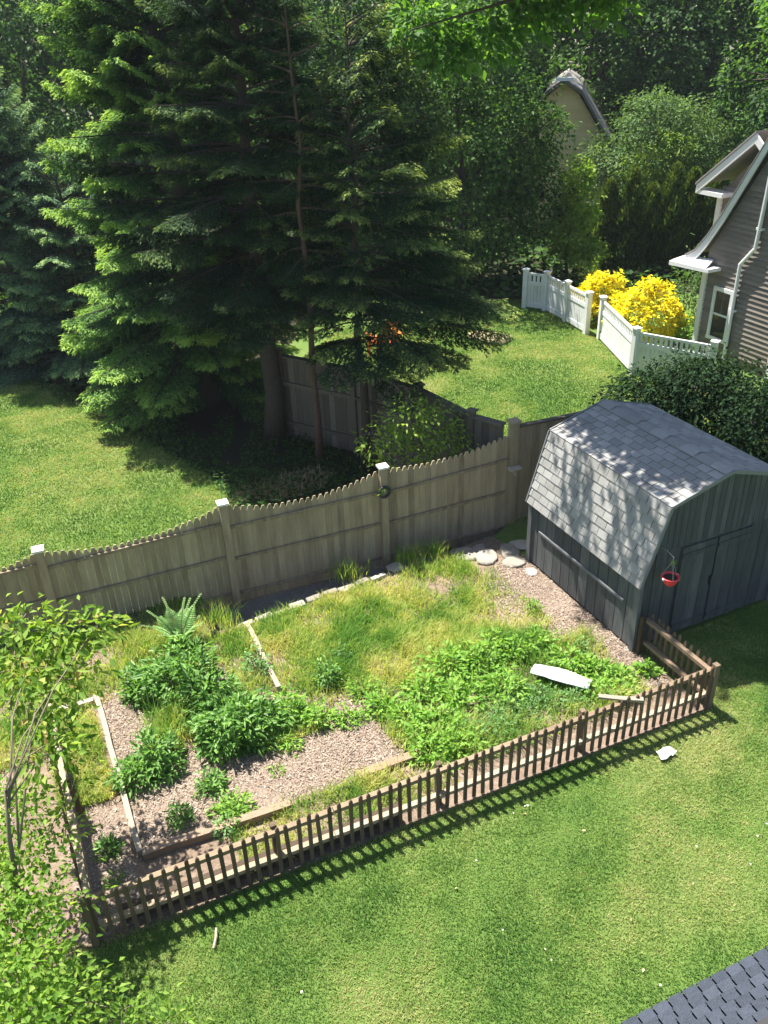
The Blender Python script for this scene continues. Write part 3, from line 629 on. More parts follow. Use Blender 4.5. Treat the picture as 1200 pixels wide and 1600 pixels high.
# white trough in the weeds
p, q = g(832, 1050, .08), g(922, 1074, .08); d = unit(q - p); L = np.linalg.norm(q - p); nn = np.array([-d[1], d[0], 0])
vs, fs = [], []
for i in range(9):
    w = .085 + .03 * math.sin(i / 8 * 3.1) + random.uniform(-.006, .006); zc = .03 * math.sin(i / 8 * 3.14 + .4) + .16
    for j in range(9):
        a = math.pi * j / 8; vs.append(d * (L * i / 8 - L / 2) + nn * w * math.cos(a) * 1.25 + np.array([0, 0, zc * .7 + .035 * math.sin(a) + .03 * (j > 4)]))
for i in range(8):
    for j in range(8): b = i * 9 + j; fs.append((b, b + 1, b + 10, b + 9))
m = MB(); m.add(vs, fs, .8); o = m.build('white_trough', M['whiteplastic'], None, True); o.location = tuple((p + q) / 2 * [1, 1, 0])
so = o.modifiers.new('s', 'SOLIDIFY'); so.thickness = .012
tag(o, 'bright white plastic trough piece lying in the light green weeds', 'trough')
# litter on the lawn
vs, fs = [], []
for i in range(5):
    for j in range(4): vs.append((i * .055 - .11 + random.uniform(-.015, .015), j * .035 - .05 + random.uniform(-.012, .012), .05 + random.uniform(-.02, .035)))
fs = [(i * 4 + j, i * 4 + j + 1, i * 4 + j + 5, i * 4 + j + 4) for i in range(4) for j in range(3)]
m = MB(); m.add(vs, fs, .6); o = m.build('paper_scrap', M['whiteplastic']); o.location = tuple(g(1040, 1182)); o.rotation_euler = (0, 0, .5); so = o.modifiers.new('s', 'SOLIDIFY'); so.thickness = .004
tag(o, 'crumpled whitish paper scrap on the lawn outside the picket fence', 'litter')
m = MB(); m.tube([(0, -.1, .04), (.01, 0, .055), (-.005, .1, .045)], [.012, .014, .01], 6); o = m.build('stick', M['timber']); o.location = tuple(g(337, 1470)); tag(o, 'short pale stick on the front lawn near the picket shadows', 'stick')

# ------------------------------------------------------------------ own roof corner at the lower right
ZE = 4.7
e0, e1 = g(945, 1613, ZE), g(1290, 1433, ZE); d = unit(e1 - e0); nn = np.array([d[1], -d[0], 0]); nn = nn if nn[1] < 0 else -nn
pr = thing('porch_roof', 'blue grey shingled roof edge with a dark upper flashing at the lower right corner', 'roof', (e0 + e1) / 2)
sl = .28; LL = np.linalg.norm(e1 - e0) + 1.0; WB = .40
def RS(a, b, off=0.0): return d * (a - LL / 2 + .0) + nn * b + np.array([0, 0, sl * b + off])
m = MB(); m.prism([RS(0, 0, -.012), RS(LL, 0, -.012), RS(LL, 2.0, -.012), RS(0, 2.0, -.012)], (0, 0, -.12), .3); m.build('roof_deck', M['under'], pr)
m = MB(); ex = .034
for r in range(6):
    a = -random.uniform(0, .1)
    while a < LL:
        w = .06; a0, a1 = max(a, 0), min(a + w - .006, LL); a += w
        if a1 - a0 < .02: continue
        b0, b1 = r * ex, (r + 1) * ex + .008
        m.add([RS(a0, b0, .008), RS(a1, b0, .008), RS(a1, b1, .0), RS(a0, b1, .0), RS(a0, b0, -.006), RS(a1, b0, -.006)], [(0, 1, 2, 3), (4, 5, 1, 0)], random.random())
m.build('shingles', M['shingle_dark'], pr)
m = MB(); m.prism([RS(0, .2, .02), RS(LL, .2, .02), RS(LL, 1.9, .02), RS(0, 1.9, .02)], (0, 0, -.025), .3); m.build('flashing', M['dark_metal'], pr)

# ------------------------------------------------------------------ white fence
def white_fence(label, pts, hs=1.02):
    t = thing('white_fence', label, 'fence', pts[0])
    for i, p in enumerate(pts):
        dd = unit(pts[min(i + 1, len(pts) - 1)] - pts[max(i - 1, 0)]); AX = np.array([dd, [-dd[1], dd[0], 0], [0, 0, 1]])
        fence_post(M['white'], t, rel(p, t), 1.1, M['white'], AX, .13)
    for p0, p1 in zip(pts[:-1], pts[1:]):
        dd = unit(p1 - p0); q = np.array([-dd[1], dd[0], 0]); AX = np.array([dd, q, [0, 0, 1]]); a, b = rel(p0 + dd * .07, t), rel(p1 - dd * .07, t)
        for z, hh in ((.12, .14), (.74, .1), (1.0, .06)):
            m = MB(); m.beam(a + np.array([0, 0, z]), b + np.array([0, 0, z]), .05, hh); m.build('rail', M['white'], t)
        m = MB(); L = np.linalg.norm(b - a); k = int(L / .1)
        for i in range(k): m.box(a + (b - a) * (i + .5) / k + np.array([0, 0, .44]), (L / k - .012, .022, .5), AX)
        k = int(L / .11)
        for i in range(k): m.box(a + (b - a) * (i + .5) / k + np.array([0, 0, .88]), (L / k - .05, .022, .18), AX)
        m.build('slat_panel', M['white'], t)
    return t
white_fence('white panel fence running from the trees to the open gate gap', [np.array([4.3, 24.3, 0]), np.array([4.84, 23.95, 0]), np.array([5.2, 22.9, 0]), np.array([5.53, 21.8, 0])])
white_fence('white panel fence from the gate gap past the yellow bush to the house', [np.array([5.79, 21.36, 0]), np.array([5.95, 18.85, 0]), np.array([7.35, 17.75, 0])])
rock('low pale sandy boulder at the far edge of the next lawn', g(765, 530), .62, .13, 'boulder', None, 'dryground', 77, 'boulder')

# orange chair behind the trees
t = thing('garden_chair', 'orange slatted wooden garden chair on the far lawn behind the spruce', 'chair', (.15, 20.75, 0), rz=-2.6)
m = MB(); AX = np.eye(3)
m.box((0, 0, .36), (.55, .5, .04), AX); m.build('seat', M['orange'], t)
m = MB()
for i in range(5): m.prism([(-.25 + i * .105, .2, .38), (-.17 + i * .105, .2, .38), (-.17 + i * .105, .36, .95 + .05 * (2 - abs(i - 2))), (-.25 + i * .105, .36, .95 + .05 * (2 - abs(i - 2)))], (0, .02, 0))
m.build('backrest', M['orange'], t)
for sx in (-1, 1):
    m = MB(); m.box((sx * .33, 0, .58), (.1, .62, .03), AX); m.build('armrest', M['orange'], t)
    for sy in (-1, 1): m = MB(); m.box((sx * .3, sy * .23, .285), (.05, .06, .56), AX); m.build('leg', M['orange'], t)

# ------------------------------------------------------------------ plants of the garden
def bush(name, label, cat, p, rx, ry, h, n, ll, lw, mat, group=None, stems=9, up=.5, holes=.25, seed=0, tintup=0.0, top=1.0):
    """leafy mound: leaves on stems inside a wobbly dome"""
    t = thing(name, label, cat, (p[0], p[1], 0), group)
    q = rnd_dirs(n); q[:, 2] = np.abs(q[:, 2]); rad = (RNG.random(n) ** .38)[:, None]
    w = 1 + .36 * wob(q, 2.6, seed) + .2 * wob(q, 6, seed + 3)
    P = q * rad * w[:, None] * np.array([rx, ry, h]); P[:, 2] = np.maximum(P[:, 2], .02)
    keep = wob(P / max(rx, .15) * .5, 4.0, seed + 7) > -1 + holes * 1.6 - .25; P, q = P[keep], q[keep]; n = len(P)
    D = unit(q * [1, 1, .35] + RNG.normal(0, .45, (n, 3)) + np.array([0, 0, up - .4])); N = np.array([0, 0, 1.0]) + .35 * q + RNG.normal(0, .4, (n, 3))
    T = np.clip(RNG.normal(.45, .2, n) + tintup * P[:, 2] / h, 0, 1)
    leaf_obj('foliage', P, D, N, RNG.uniform(.65, 1.25, n) * ll, RNG.uniform(.7, 1.2, n) * lw, T, mat, t, .18, .18)
    m = MB()
    for k in range(stems):
        a = 2 * math.pi * k / stems + random.random(); e = random.uniform(.35, .75)
        m.tube([np.array([.15 * rx * math.cos(a), .15 * ry * math.sin(a), 0]), np.array([e * rx * .7 * math.cos(a), e * ry * .7 * math.sin(a), h * .55]), np.array([e * rx * math.cos(a), e * ry * math.sin(a), h * .85])], [.008, .006, .003], 5)
    m.build('stems', M['stem'], t); return t
GB = 'peony bushes in the mulched bed'
bush('peony_bush', 'largest dark green bush, back of the mulched bed in front of the fern', 'bush', g(290, 1085), .52, .48, .62, 2600, .105, .042, M['peony'], GB, 16, seed=1, holes=.5)
bush('peony_bush', 'dense dark green bush at the right front of the bush group', 'bush', g(365, 1150), .5, .42, .52, 2300, .105, .042, M['peony'], GB, 16, seed=2, holes=.5)
bush('peony_bush', 'dark green bush low on the left of the large bush', 'bush', g(225, 1085), .28, .3, .42, 750, .095, .04, M['peony'], GB, 10, seed=4)
bush('peony_bush', 'green bush on the bare mulch casting a round shadow, right of the long board', 'bush', g(250, 1195), .27, .3, .42, 800, .095, .038, M['peony'], GB, 10, seed=5)
bush('peony_bush', 'small green bush touching the long bleached board', 'bush', g(212, 1222), .26, .22, .28, 500, .085, .034, M['peony'], GB, 9, seed=6)
bush('peony_bush', 'green clump filling the gap between the two largest dark bushes', 'bush', g(338, 1112), .36, .34, .5, 1100, .1, .04, M['peony'], GB, 10, seed=3, holes=.5)
bush('peony_bush', 'outer right end of the bush group, beside the leafy weed clump', 'bush', g(412, 1142), .3, .26, .36, 750, .095, .04, M['peony'], GB, 9, seed=27, holes=.45)
GS = 'young plants set out in the mulch'
bush('young_plant', 'round young plant in the middle of the bare mulch', 'plant', g(330, 1232), .17, .16, .2, 240, .075, .032, M['peony'], GS, 6, seed=7)
bush('young_plant', 'wide young plant nearest the brown front timber', 'plant', g(365, 1270), .22, .17, .2, 300, .08, .034, M['mint'], GS, 6, seed=8)
bush('young_plant', 'narrow dark young plant left of the two round ones', 'plant', g(284, 1282), .12, .14, .22, 150, .075, .028, M['peony'], GS, 5, seed=9)
bush('young_plant', 'low plant alone in the narrow strip left of the long board', 'plant', g(170, 1330), .15, .14, .14, 170, .07, .03, M['peony'], GS, 5, seed=10)
bush('young_plant', 'faint seedling by the left corner of the picket fence', 'plant', g(175, 1385), .11, .1, .1, 80, .05, .02, M['mint'], GS, 4, seed=11)
bush('young_plant', 'tiny seedling at the right of the bare mulch', 'plant', g(430, 1205), .1, .1, .08, 50, .05, .02, M['mint'], GS, 4, seed=12)
bush('young_plant', 'pale tall seedling in the wood chips by the shed wall', 'plant', g(832, 958), .11, .13, .26, 130, .06, .028, M['mint'], GS, 5, seed=13)
bush('young_plant', 'small dark seedling clump in the wood chips near the shed front corner', 'plant', g(905, 1020), .16, .13, .2, 150, .06, .026, M['herb'], GS, 5, seed=14)
bush('weed_plant', 'dusty green weed beside the slanting bleached board', 'plant', g(402, 1050), .2, .24, .3, 320, .075, .03, M['herb'], None, 8, seed=15)
bush('weed_plant', 'leafy weed clump standing right of the dark bushes', 'plant', g(455, 1118), .24, .22, .28, 420, .085, .036, M['mint'], None, 8, seed=16)
bush('weed_plant', 'taller green weed at the upper right of the bush group', 'plant', g(512, 1070), .19, .18, .36, 320, .08, .032, M['peony'], None, 8, seed=17)
bush('weed_plant', 'light weed between the bushes and the light green patch', 'plant', g(497, 1130), .22, .18, .24, 360, .08, .034, M['mint'], None, 8, seed=18)
bush('weed_plant', 'small weed standing alone in the yellow grass above the clumps', 'plant', g(537, 1030), .13, .13, .18, 120, .06, .026, M['herb'], None, 5, seed=19)
bush('weed_plant', 'weed at the edge of the bare mulch below the bush group', 'plant', g(452, 1165), .16, .14, .14, 160, .07, .03, M['mint'], None, 5, seed=20)
bush('weed_plant', 'pale weed tuft in the yellow grass right of the tall weed', 'plant', g(570, 1085), .28, .2, .2, 330, .07, .028, M['mint'], None, 6, seed=21)
bush('weed_plant', 'low weed beside the mulch tongue in the middle of the garden', 'plant', g(545, 1128), .2, .17, .16, 220, .07, .028, M['mint'], None, 6, seed=22)
GM = 'light green leafy clumps filling the right of the garden'
GML = 'light green leafy clump, one of the many crowding the right half of the garden'
for i, (u, v, r, h) in enumerate([(700, 1050, .36, .3), (752, 1045, .36, .34), (660, 1085, .3, .24), (790, 1085, .34, .3), (720, 1095, .36, .28), (770, 1015, .27, .24), (842, 1010, .27, .22), (805, 1025, .25, .2), (885, 1040, .3, .24),
                                  (635, 1125, .3, .22), (690, 1140, .34, .24), (680, 1180, .32, .22), (725, 1165, .32, .22), (660, 1160, .25, .18), (930, 1052, .26, .2), (965, 1060, .2, .16), (935, 1085, .24, .18), (975, 1085, .2, .14), (1010, 1050, .14, .14), (598, 1110, .22, .18)]):
    bush('leafy_weed', GML, 'weed', g(u, v), r, r * .85, h, int(2600 * r * r + 150), .085, .042, M['mint'], GM, 5, seed=30 + i)
GH = 'low blue green herbs along the picket fence'
for i, (u, v, r) in enumerate([(775, 1135, .34), (820, 1118, .34), (865, 1100, .3), (745, 1150, .26), (840, 1090, .25), (900, 1095, .22), (790, 1110, .28), (355, 1300, .16)]):
    bush('herb_clump', 'low blue green herb clump by the picket fence below the white trough' if i < 7 else 'thin blue green herb against the brown front timber', 'herb', g(u, v), r, r * .8, .18, int(3200 * r * r + 120), .055, .02, M['herb'], GH if i < 7 else None, 5, seed=60 + i)
# tuft of yellow grass between the bushes
t = thing('grass_tuft', 'tuft of tall yellow grass between the dark bushes', 'grass tuft', g(265, 1150))
P = RNG.normal(0, .14, (420, 3)) * [1, 1.3, 0]; bo = blades('blades', P, .2, .48, .012, M['weedgrass'], .9); bo.parent = t
for i, (u, v) in enumerate([(545, 905), (640, 880), (680, 872), (345, 975), (110, 1060)]):
    t = thing('grass_tuft', ['tall seeding grass tuft against the middle of the fence strip', 'seeding grass tuft right of the lone tan stone', 'seeding grass tuft beside the stone pile', 'pale grass tuft at the foot of the fern', 'dry grass tuft behind the near tree leaves'][i], 'grass tuft', g(u, v))
    P = RNG.normal(0, .1, (150, 3)) * [1.4, .8, 0]; bo = blades('blades', P, .15, .42, .009, M['weedgrass'], .7); bo.parent = t
# fern
t = thing('fern', 'bright green fern with arching fronds in front of the tall fence', 'fern', g(284, 1012)); Ps, Ds, Ns, Ls, Ws = [], [], [], [], []
m = MB()
for k in range(15):
    a = 2 * math.pi * k / 15 + random.uniform(-.2, .2); L = random.uniform(.5, .85); pts = []
    for i in range(14):
        s = i / 13; pts.append(np.array([math.cos(a) * L * (.25 * s + .38 * s * s), math.sin(a) * L * (.25 * s + .38 * s * s), L * (1.05 * s - .28 * s * s)]))
    m.tube(pts, [.005] * 14, 4)
    for i in range(1, 14):
        dd = unit(pts[i] - pts[i - 1])
        for f_ in (0, .5):
            pz = pts[i - 1] + (pts[i] - pts[i - 1]) * f_; s = (i - 1 + f_) / 13; ll = .15 * math.sin(min(1, s * 1.15 + .12) * math.pi) + .02
            for sd in (-1, 1):
                sdv = unit(np.cross(dd, (0, 0, 1.0))) * sd; Ps.append(pz); Ds.append(sdv + dd * .4); Ns.append(np.cross(sdv, dd) * sd + np.array([0, 0, .2])); Ls.append(ll); Ws.append(.034)
m.build('stems', M['stem'], t)
leaf_obj('fronds', np.array(Ps), np.array(Ds), np.array(Ns), np.array(Ls), np.array(Ws), RNG.uniform(.2, .9, len(Ps)), M['fern'], t)

# ------------------------------------------------------------------ trees
def conifer(name, label, p, h, rad, z0, trunk_r, mat, step=.42, per=6, needle=.085, nw=.024, droop=.35, seed=0, group=None, prof=None, bark='bark', asym=None, tip=.5, dens=1.0, fan=.42, skip=.12):
    """evergreen in whorls: every bough a flat, drooping fan of side twigs set with needle sprays; paler outer ends hold new growth and painted sunlit tips"""
    t = thing(name, label, 'tree', (p[0], p[1], 0), group); m = MB(); r = np.random.default_rng(seed + 500)
    k = 9; bend = r.normal(0, .05, (k + 1, 2)); bend[0] = 0; ff = np.linspace(0, 1, k + 1)
    def tr(z): return np.array([np.interp(z / h, ff, bend[:, 0]), np.interp(z / h, ff, bend[:, 1]), z])
    m.tube([tr(h * i / k) for i in range(k + 1)], [trunk_r * (1 - .93 * i / k) * (1.25 if i == 0 else 1) for i in range(k + 1)], 10)
    PP, DD, NN, LL_, WW, TT = [], [], [], [], [], []
    z = z0
    while z < h - .15:
        f_ = (z - z0) / (h - z0); az0 = r.uniform(0, 6.28)
        for b in range(per if f_ < .8 else 4):
            if r.random() < skip: continue
            az = az0 + b * 6.283 / per + r.normal(0, .22); zz = z + r.normal(0, .07); dh = np.array([math.cos(az), math.sin(az), 0]); side = np.array([-dh[1], dh[0], 0])
            L = rad * prof(f_) * r.uniform(.7, 1.15) + .15
            if asym is not None: L *= 1 + asym[2] * (dh[0] * asym[0] + dh[1] * asym[1])
            dr = droop * r.uniform(.6, 1.4) * (1.1 - f_); lift = .1 + .5 * f_
            def bz(u): return L * (lift * u - dr * u ** 1.7 + .3 * dr * u ** 4)
            us = np.linspace(0, 1, 7); o_ = tr(zz)
            m.tube([o_ + dh * L * u + np.array([0, 0, bz(u)]) for u in us], list(np.linspace(.1 * trunk_r + .008, .004, 7)), 5, cap=False, attach=True)
            nt = max(4, int(L / .075)); bt = r.normal(0, .1)                        # brighter and duller boughs
            for i in range(nt):
                u = .16 + .84 * (i + r.random() * .6) / nt
                if u < .3 and r.random() < .5: continue
                w = fan * L * (min(1, (1.02 - u) * 1.5) ** .8) * min(1, u * 1.8) * r.uniform(.65, 1.15) + .05
                for sd in (-1, 1):
                    q = max(4, int(w / .011 * dens)); v = r.random(q) ** .8
                    td = dh * .62 + side * sd * .8
                    base = o_ + dh * L * u + td * (w * v)[:, None] + np.array([0, 0, 1.0]) * (bz(u) - .32 * w * v ** 1.5 - .03)[:, None] + r.normal(0, 1, (q, 3)) * np.array([.014, .014, .02])
                    sv = unit(np.cross(td, (0, 0, 1.0))) * np.where(r.random(q) < .5, 1, -1)[:, None]
                    PP.append(base); DD.append(unit(td + sv * r.uniform(.2, .9, (q, 1)) + r.normal(0, .25, (q, 3)) + np.array([0, 0, -.28])))
                    NN.append(np.array([0, 0, 1.0]) + r.normal(0, .4, (q, 3))); LL_.append(needle * r.uniform(.6, 1.25, q)); WW.append(nw * r.uniform(.7, 1.3, q))
                    TT.append(np.clip(.3 + bt + r.normal(0, .1, q) + tip * np.clip(u - .35, 0, 1) * (.4 + .9 * v), 0, 1))  # paler towards bough ends: new growth plus sunlit tips put into the colour
        z += step * r.uniform(.8, 1.2) * (1.1 - .45 * f_)
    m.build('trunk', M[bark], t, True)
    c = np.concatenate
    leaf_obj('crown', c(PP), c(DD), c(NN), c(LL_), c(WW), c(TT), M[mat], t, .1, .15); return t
def broadleaf(name, label, p, trunk_h, trunk_r, blobs, ncl, leaf, lw, mat, seed=0, climb=.75, limb=.42, thin=.7, newg=0.0, outw=.7, droop=-.25, group=None, per=16, spread=.3, holes=-.35, bark='bark', cat='tree', shell=.5, limbs=True, trunk=None, flat=.45, ns=1.1):
    """blobs: (dx, dy, z, rx, ry, rz) clumps of the crown round the base p; leaf sprays fill each clump unevenly"""
    t = thing(name, label, cat, (p[0], p[1], 0), group); r = np.random.default_rng(seed + 900); m = MB()
    top = np.array([0, 0, trunk_h]) if trunk is None else np.array(trunk[-1], float)
    tp = [np.array([0, 0, 0.0]), np.array([r.normal(0, .04), r.normal(0, .04), trunk_h * .5]), top] if trunk is None else [np.array(x, float) for x in trunk]
    m.tube(tp, list(np.linspace(trunk_r * 1.15, trunk_r * thin, len(tp))), 10)
    vol = np.array([(b[3] * b[4] * b[5]) ** .67 for b in blobs]); cnt = np.maximum(6, ncl * vol / vol.sum()).astype(int)
    CC, OO, BC = [], [], []
    for b, n in zip(blobs, cnt):
        c0 = np.array(b[:3], float); rr = np.array(b[3:6], float); q = unit(r.normal(0, 1, (n * 2, 3)))
        rad = (1 - shell) + shell * r.random(n * 2) ** .6; C0 = c0 + q * rad[:, None] * rr * (1 + .22 * wob(q, 2.2, seed + 2))[:, None]
        k_ = (wob(C0, ns, seed + 5) > holes) & (C0[:, 2] > .12); C0, q = C0[k_][:n], q[k_][:n]; CC.append(C0); OO.append(q); BC.append(np.tile(np.r_[c0, rr[0]], (len(C0), 1)))
        if limbs:
            a = top * r.uniform(.72, 1.0) if b[2] > top[2] * .8 else top * max(.08, min(.97, b[2] / top[2] * climb)); a = tp[0] + (a - tp[0])
            midp = (a + c0) / 2 + np.array([0, 0, .12 * np.linalg.norm(c0 - a)]) + r.normal(0, .05, 3); lr = trunk_r * limb
            m.tube([a, midp, c0], [lr, lr * .7, lr * .4], 6, attach=True)
            for j in range(min(len(C0), 7)): m.tube([c0, (c0 + C0[j]) / 2 + r.normal(0, .06, 3), C0[j]], [lr * .38, lr * .24, .006], 5, cap=False, attach=True)
    m.build('trunk', M[bark], t, True)
    C_ = np.concatenate(CC); O_ = np.concatenate(OO); n = len(C_) * per
    o_ = np.repeat(O_, per, 0); cc = np.repeat(C_, per, 0)
    tilt = unit(np.array([0, 0, 1.0]) + outw * o_ + .25 * r.normal(0, 1, (n, 3)))
    v = r.normal(0, 1, (n, 3)); v = v - (v * tilt).sum(1, keepdims=True) * tilt * (1 - flat); P = cc + v * spread * .55
    D = unit(o_ * [.8, .8, .25] + .75 * unit(v) + r.normal(0, .4, (n, 3)) + np.array([0, 0, droop])); N = tilt + r.normal(0, .38, (n, 3))
    T = np.clip(r.normal(.45, .17, n) + np.repeat(r.normal(0, .14, len(C_)), per), 0, 1)
    if newg:                                       # pale new growth at the outer ends of the boughs
        bc = np.repeat(np.concatenate(BC), per, 0); ob = unit(bc[:, :3] * [1, 1, 0]); T = np.clip(T - .12 + newg * np.clip(((P - bc[:, :3]) * ob).sum(1) / bc[:, 3], -.1, 1.1), 0, 1)
    leaf_obj('crown', P, D, N, leaf * r.uniform(.6, 1.25, n), lw * r.uniform(.65, 1.2, n), T, M[mat], t, .15, .2); return t

# left and middle evergreens along the lawn
cone = lambda e, lo=.15: (lambda f_: (1 - f_) ** e * (1 - lo * max(0, 1 - f_ / .12)))
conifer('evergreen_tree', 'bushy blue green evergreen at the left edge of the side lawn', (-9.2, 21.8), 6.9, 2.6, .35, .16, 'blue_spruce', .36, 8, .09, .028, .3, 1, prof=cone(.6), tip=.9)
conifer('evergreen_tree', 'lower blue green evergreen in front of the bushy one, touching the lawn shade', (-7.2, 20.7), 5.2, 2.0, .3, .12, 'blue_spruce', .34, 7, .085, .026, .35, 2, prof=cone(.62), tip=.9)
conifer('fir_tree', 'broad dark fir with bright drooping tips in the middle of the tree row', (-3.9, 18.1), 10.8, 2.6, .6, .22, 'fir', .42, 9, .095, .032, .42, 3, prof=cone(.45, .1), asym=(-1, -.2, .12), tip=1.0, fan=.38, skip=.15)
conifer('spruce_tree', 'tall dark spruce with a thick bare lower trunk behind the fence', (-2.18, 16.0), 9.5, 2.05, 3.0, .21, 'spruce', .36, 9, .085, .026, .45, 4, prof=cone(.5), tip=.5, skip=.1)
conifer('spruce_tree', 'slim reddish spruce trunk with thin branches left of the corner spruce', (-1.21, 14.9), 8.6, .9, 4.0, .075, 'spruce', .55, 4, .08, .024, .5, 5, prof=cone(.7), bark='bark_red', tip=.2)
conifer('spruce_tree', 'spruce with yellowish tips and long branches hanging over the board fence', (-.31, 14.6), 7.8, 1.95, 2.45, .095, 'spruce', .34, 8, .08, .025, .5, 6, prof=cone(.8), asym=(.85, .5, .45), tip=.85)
# broad trees behind the next lawn
broadleaf('maple_tree', 'dark speckled maple filling the gap left of the ochre house', (2.7, 27.0), 3.5, .16, [(0, 0, 2.2, 2.2, 1.9, 1.7), (-1.2, .2, 4.2, 2.0, 1.8, 1.8), (.9, .1, 4.4, 1.8, 1.7, 1.7), (-.2, 0, 6.4, 2.2, 2, 1.7), (1.5, .3, 2.0, 1.3, 1.3, 1.2), (-2.4, .1, 2.4, 1.6, 1.5, 1.6), (-.6, -.4, .9, 1.9, 1.2, .8), (1.5, .2, 3.2, 1.2, 1.2, 1.2), (2.2, .1, 4.3, 1.0, 1.0, .9), (2.5, .1, 2.6, .9, .9, 1.0)], 1800, .14, .1, 'maple', 11, holes=-.45, spread=.34)
broadleaf('maple_tree', 'second dark maple behind the corner spruce', (-1.0, 27.6), 3.4, .15, [(0, 0, 2.4, 2.2, 1.8, 1.8), (-1.3, .2, 4.6, 2.0, 1.8, 1.9), (1.0, .1, 4.9, 2.0, 1.8, 1.9), (0, 0, 7.0, 2.3, 2, 2.0)], 1300, .14, .1, 'oak', 12, holes=-.45, spread=.34)
broadleaf('young_maple', 'bright green young maple against the ochre house wall', (6.0, 26.6), 1.9, .05, [(0, 0, 1.5, .6, .6, .7), (.25, .1, 2.3, .55, .5, .6), (.05, 0, 3.1, .42, .4, .55), (.45, -.1, 1.0, .6, .5, .45)], 260, .13, .1, 'young', 13, spread=.2)
broadleaf('lilac_tree', 'grey green round crowned tree above the arborvitae row', (9.6, 30.5), 2.2, .12, [(0, 0, 3.0, 2.2, 2, 1.7), (-1.0, .1, 2.6, 1.5, 1.4, 1.4), (1.0, 0, 3.4, 1.6, 1.5, 1.4), (-.2, 0, 4.2, 1.3, 1.2, .9)], 900, .13, .06, 'lilac', 14, per=18, holes=-.5)
broadleaf('shade_tree', 'dark leafy tree behind the white gable of the right house', (13.8, 29.5), 3.5, .22, [(0, 0, 3.4, 2.2, 2, 2.0), (-.8, 0, 5.4, 2.0, 2, 1.8), (1.2, 0, 6.0, 2.2, 2, 2), (.3, .2, 7.8, 2.2, 2, 1.6)], 700, .16, .11, 'oak', 15, holes=-.3)
broadleaf('feathery_tree', 'light green feathery tree between the ochre house and the grey green round tree', (9.5, 29.4), 1.6, .06, [(0, 0, 1.9, 1.0, .9, .8), (-.4, .1, 2.9, .8, .8, .7), (.3, 0, 3.5, .7, .7, .6)], 420, .12, .05, 'young', 17, spread=.22, holes=-.5)
# arborvitae row
for i, (x, y, h, r_) in enumerate([(7.35, 27.6, 2.75, .48), (8.0, 27.3, 3.1, .5), (8.65, 27.5, 2.6, .46), (9.2, 27.2, 3.2, .5), (9.85, 27.4, 3.0, .48), (10.5, 27.2, 3.25, .52), (11.2, 27.2, 2.95, .5)]):
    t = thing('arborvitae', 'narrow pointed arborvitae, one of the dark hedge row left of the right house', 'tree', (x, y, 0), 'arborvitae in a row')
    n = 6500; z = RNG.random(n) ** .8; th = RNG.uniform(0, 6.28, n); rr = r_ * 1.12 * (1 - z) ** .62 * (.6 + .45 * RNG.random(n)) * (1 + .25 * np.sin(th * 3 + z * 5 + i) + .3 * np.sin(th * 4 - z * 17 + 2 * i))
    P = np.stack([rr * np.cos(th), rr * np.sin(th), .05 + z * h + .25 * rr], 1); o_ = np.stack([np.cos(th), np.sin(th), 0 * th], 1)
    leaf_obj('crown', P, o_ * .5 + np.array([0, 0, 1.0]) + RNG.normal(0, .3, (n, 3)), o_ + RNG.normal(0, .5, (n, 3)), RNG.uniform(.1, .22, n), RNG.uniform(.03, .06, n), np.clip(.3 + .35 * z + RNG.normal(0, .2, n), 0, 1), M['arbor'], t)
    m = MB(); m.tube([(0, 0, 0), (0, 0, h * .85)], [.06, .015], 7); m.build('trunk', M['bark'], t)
# big maple whose limb reaches in over the shed from the right
broadleaf('shade_maple', 'large maple at the right whose long dark limb reaches over the next lawn', (11.2, 17.6), 6.2, .34,
          [(x_ - 11.2, y_ - 17.6, z_, rx_, rx_ * (.9 if rx_ != .47 else .36), rz_) for x_, y_, z_, rx_, rz_ in [(1.55, 13.25, 8.45, .5, .35), (1.15, 14.15, 8.5, .45, .35), (2.05, 12.5, 8.4, .45, .3), (2.3, 13.9, 8.6, .6, .4), (3.1, 13.2, 8.55, .6, .4), (.42, 13.08, 8.4, .47, .12), (.88, 12.12, 8.4, .47, .1), (1.0, 11.62, 8.35, .3, .08), (1.75, 12.75, 8.4, .65, .4), (1.3, 13.75, 8.5, .65, .4), (2.2, 12.1, 8.4, .65, .45), (2.9, 12.5, 8.5, 1.0, .5), (3.6, 12.9, 8.5, .9, .5), (2.1, 13.1, 8.6, .85, .5), (2.7, 13.5, 8.7, 1.0, .55), (3.5, 13.9, 8.7, 1.0, .5), (1.75, 14.1, 8.6, .75, .45), (2.5, 14.4, 8.8, .9, .5), (4.4, 13.5, 8.8, .9, .5), (5.2, 14.2, 8.9, 1.0, .55), (6.6, 15, 8.9, 1.1, .6), (8.2, 16, 8.7, 1.2, .7),  # unseen high pads added to shade the shed roof, thin ones for streaks
           (1.2, 14.5, 7.0, .36, .2), (1.75, 14.6, 7.2, .42, .22), (2.5, 14.7, 7.45, .42, .2), (.8, 14.5, 7.35, .35, .2), (3.5, 14.6, 7.65, .4, .2), (8.2, 17.6, 7.3, .8, .5), (8.9, 16.6, 7.0, .6, .4), (7.6, 17.2, 7.6, .6, .4), (11.7, 17.6, 8.6, 2.0, 1.5)]],
          4600, .13, .11, 'maple_b', 16, spread=.3, holes=-.9, limbs=False, trunk=[(0, 0, 0), (-.1, 0, 3), (-.2, -.1, 6.3)], per=14)
bt = [o for o in COL.objects if o.name == 'shade_maple'][0]
m = MB();  LP = [(-.2, -.1, 6.0), (-1.6, -.7, 7.0), (-3.2, -1.5, 7.55), (-5.0, -2.4, 7.85), (-7.4, -3.6, 8.2), (-9.4, -4.0, 8.3)]
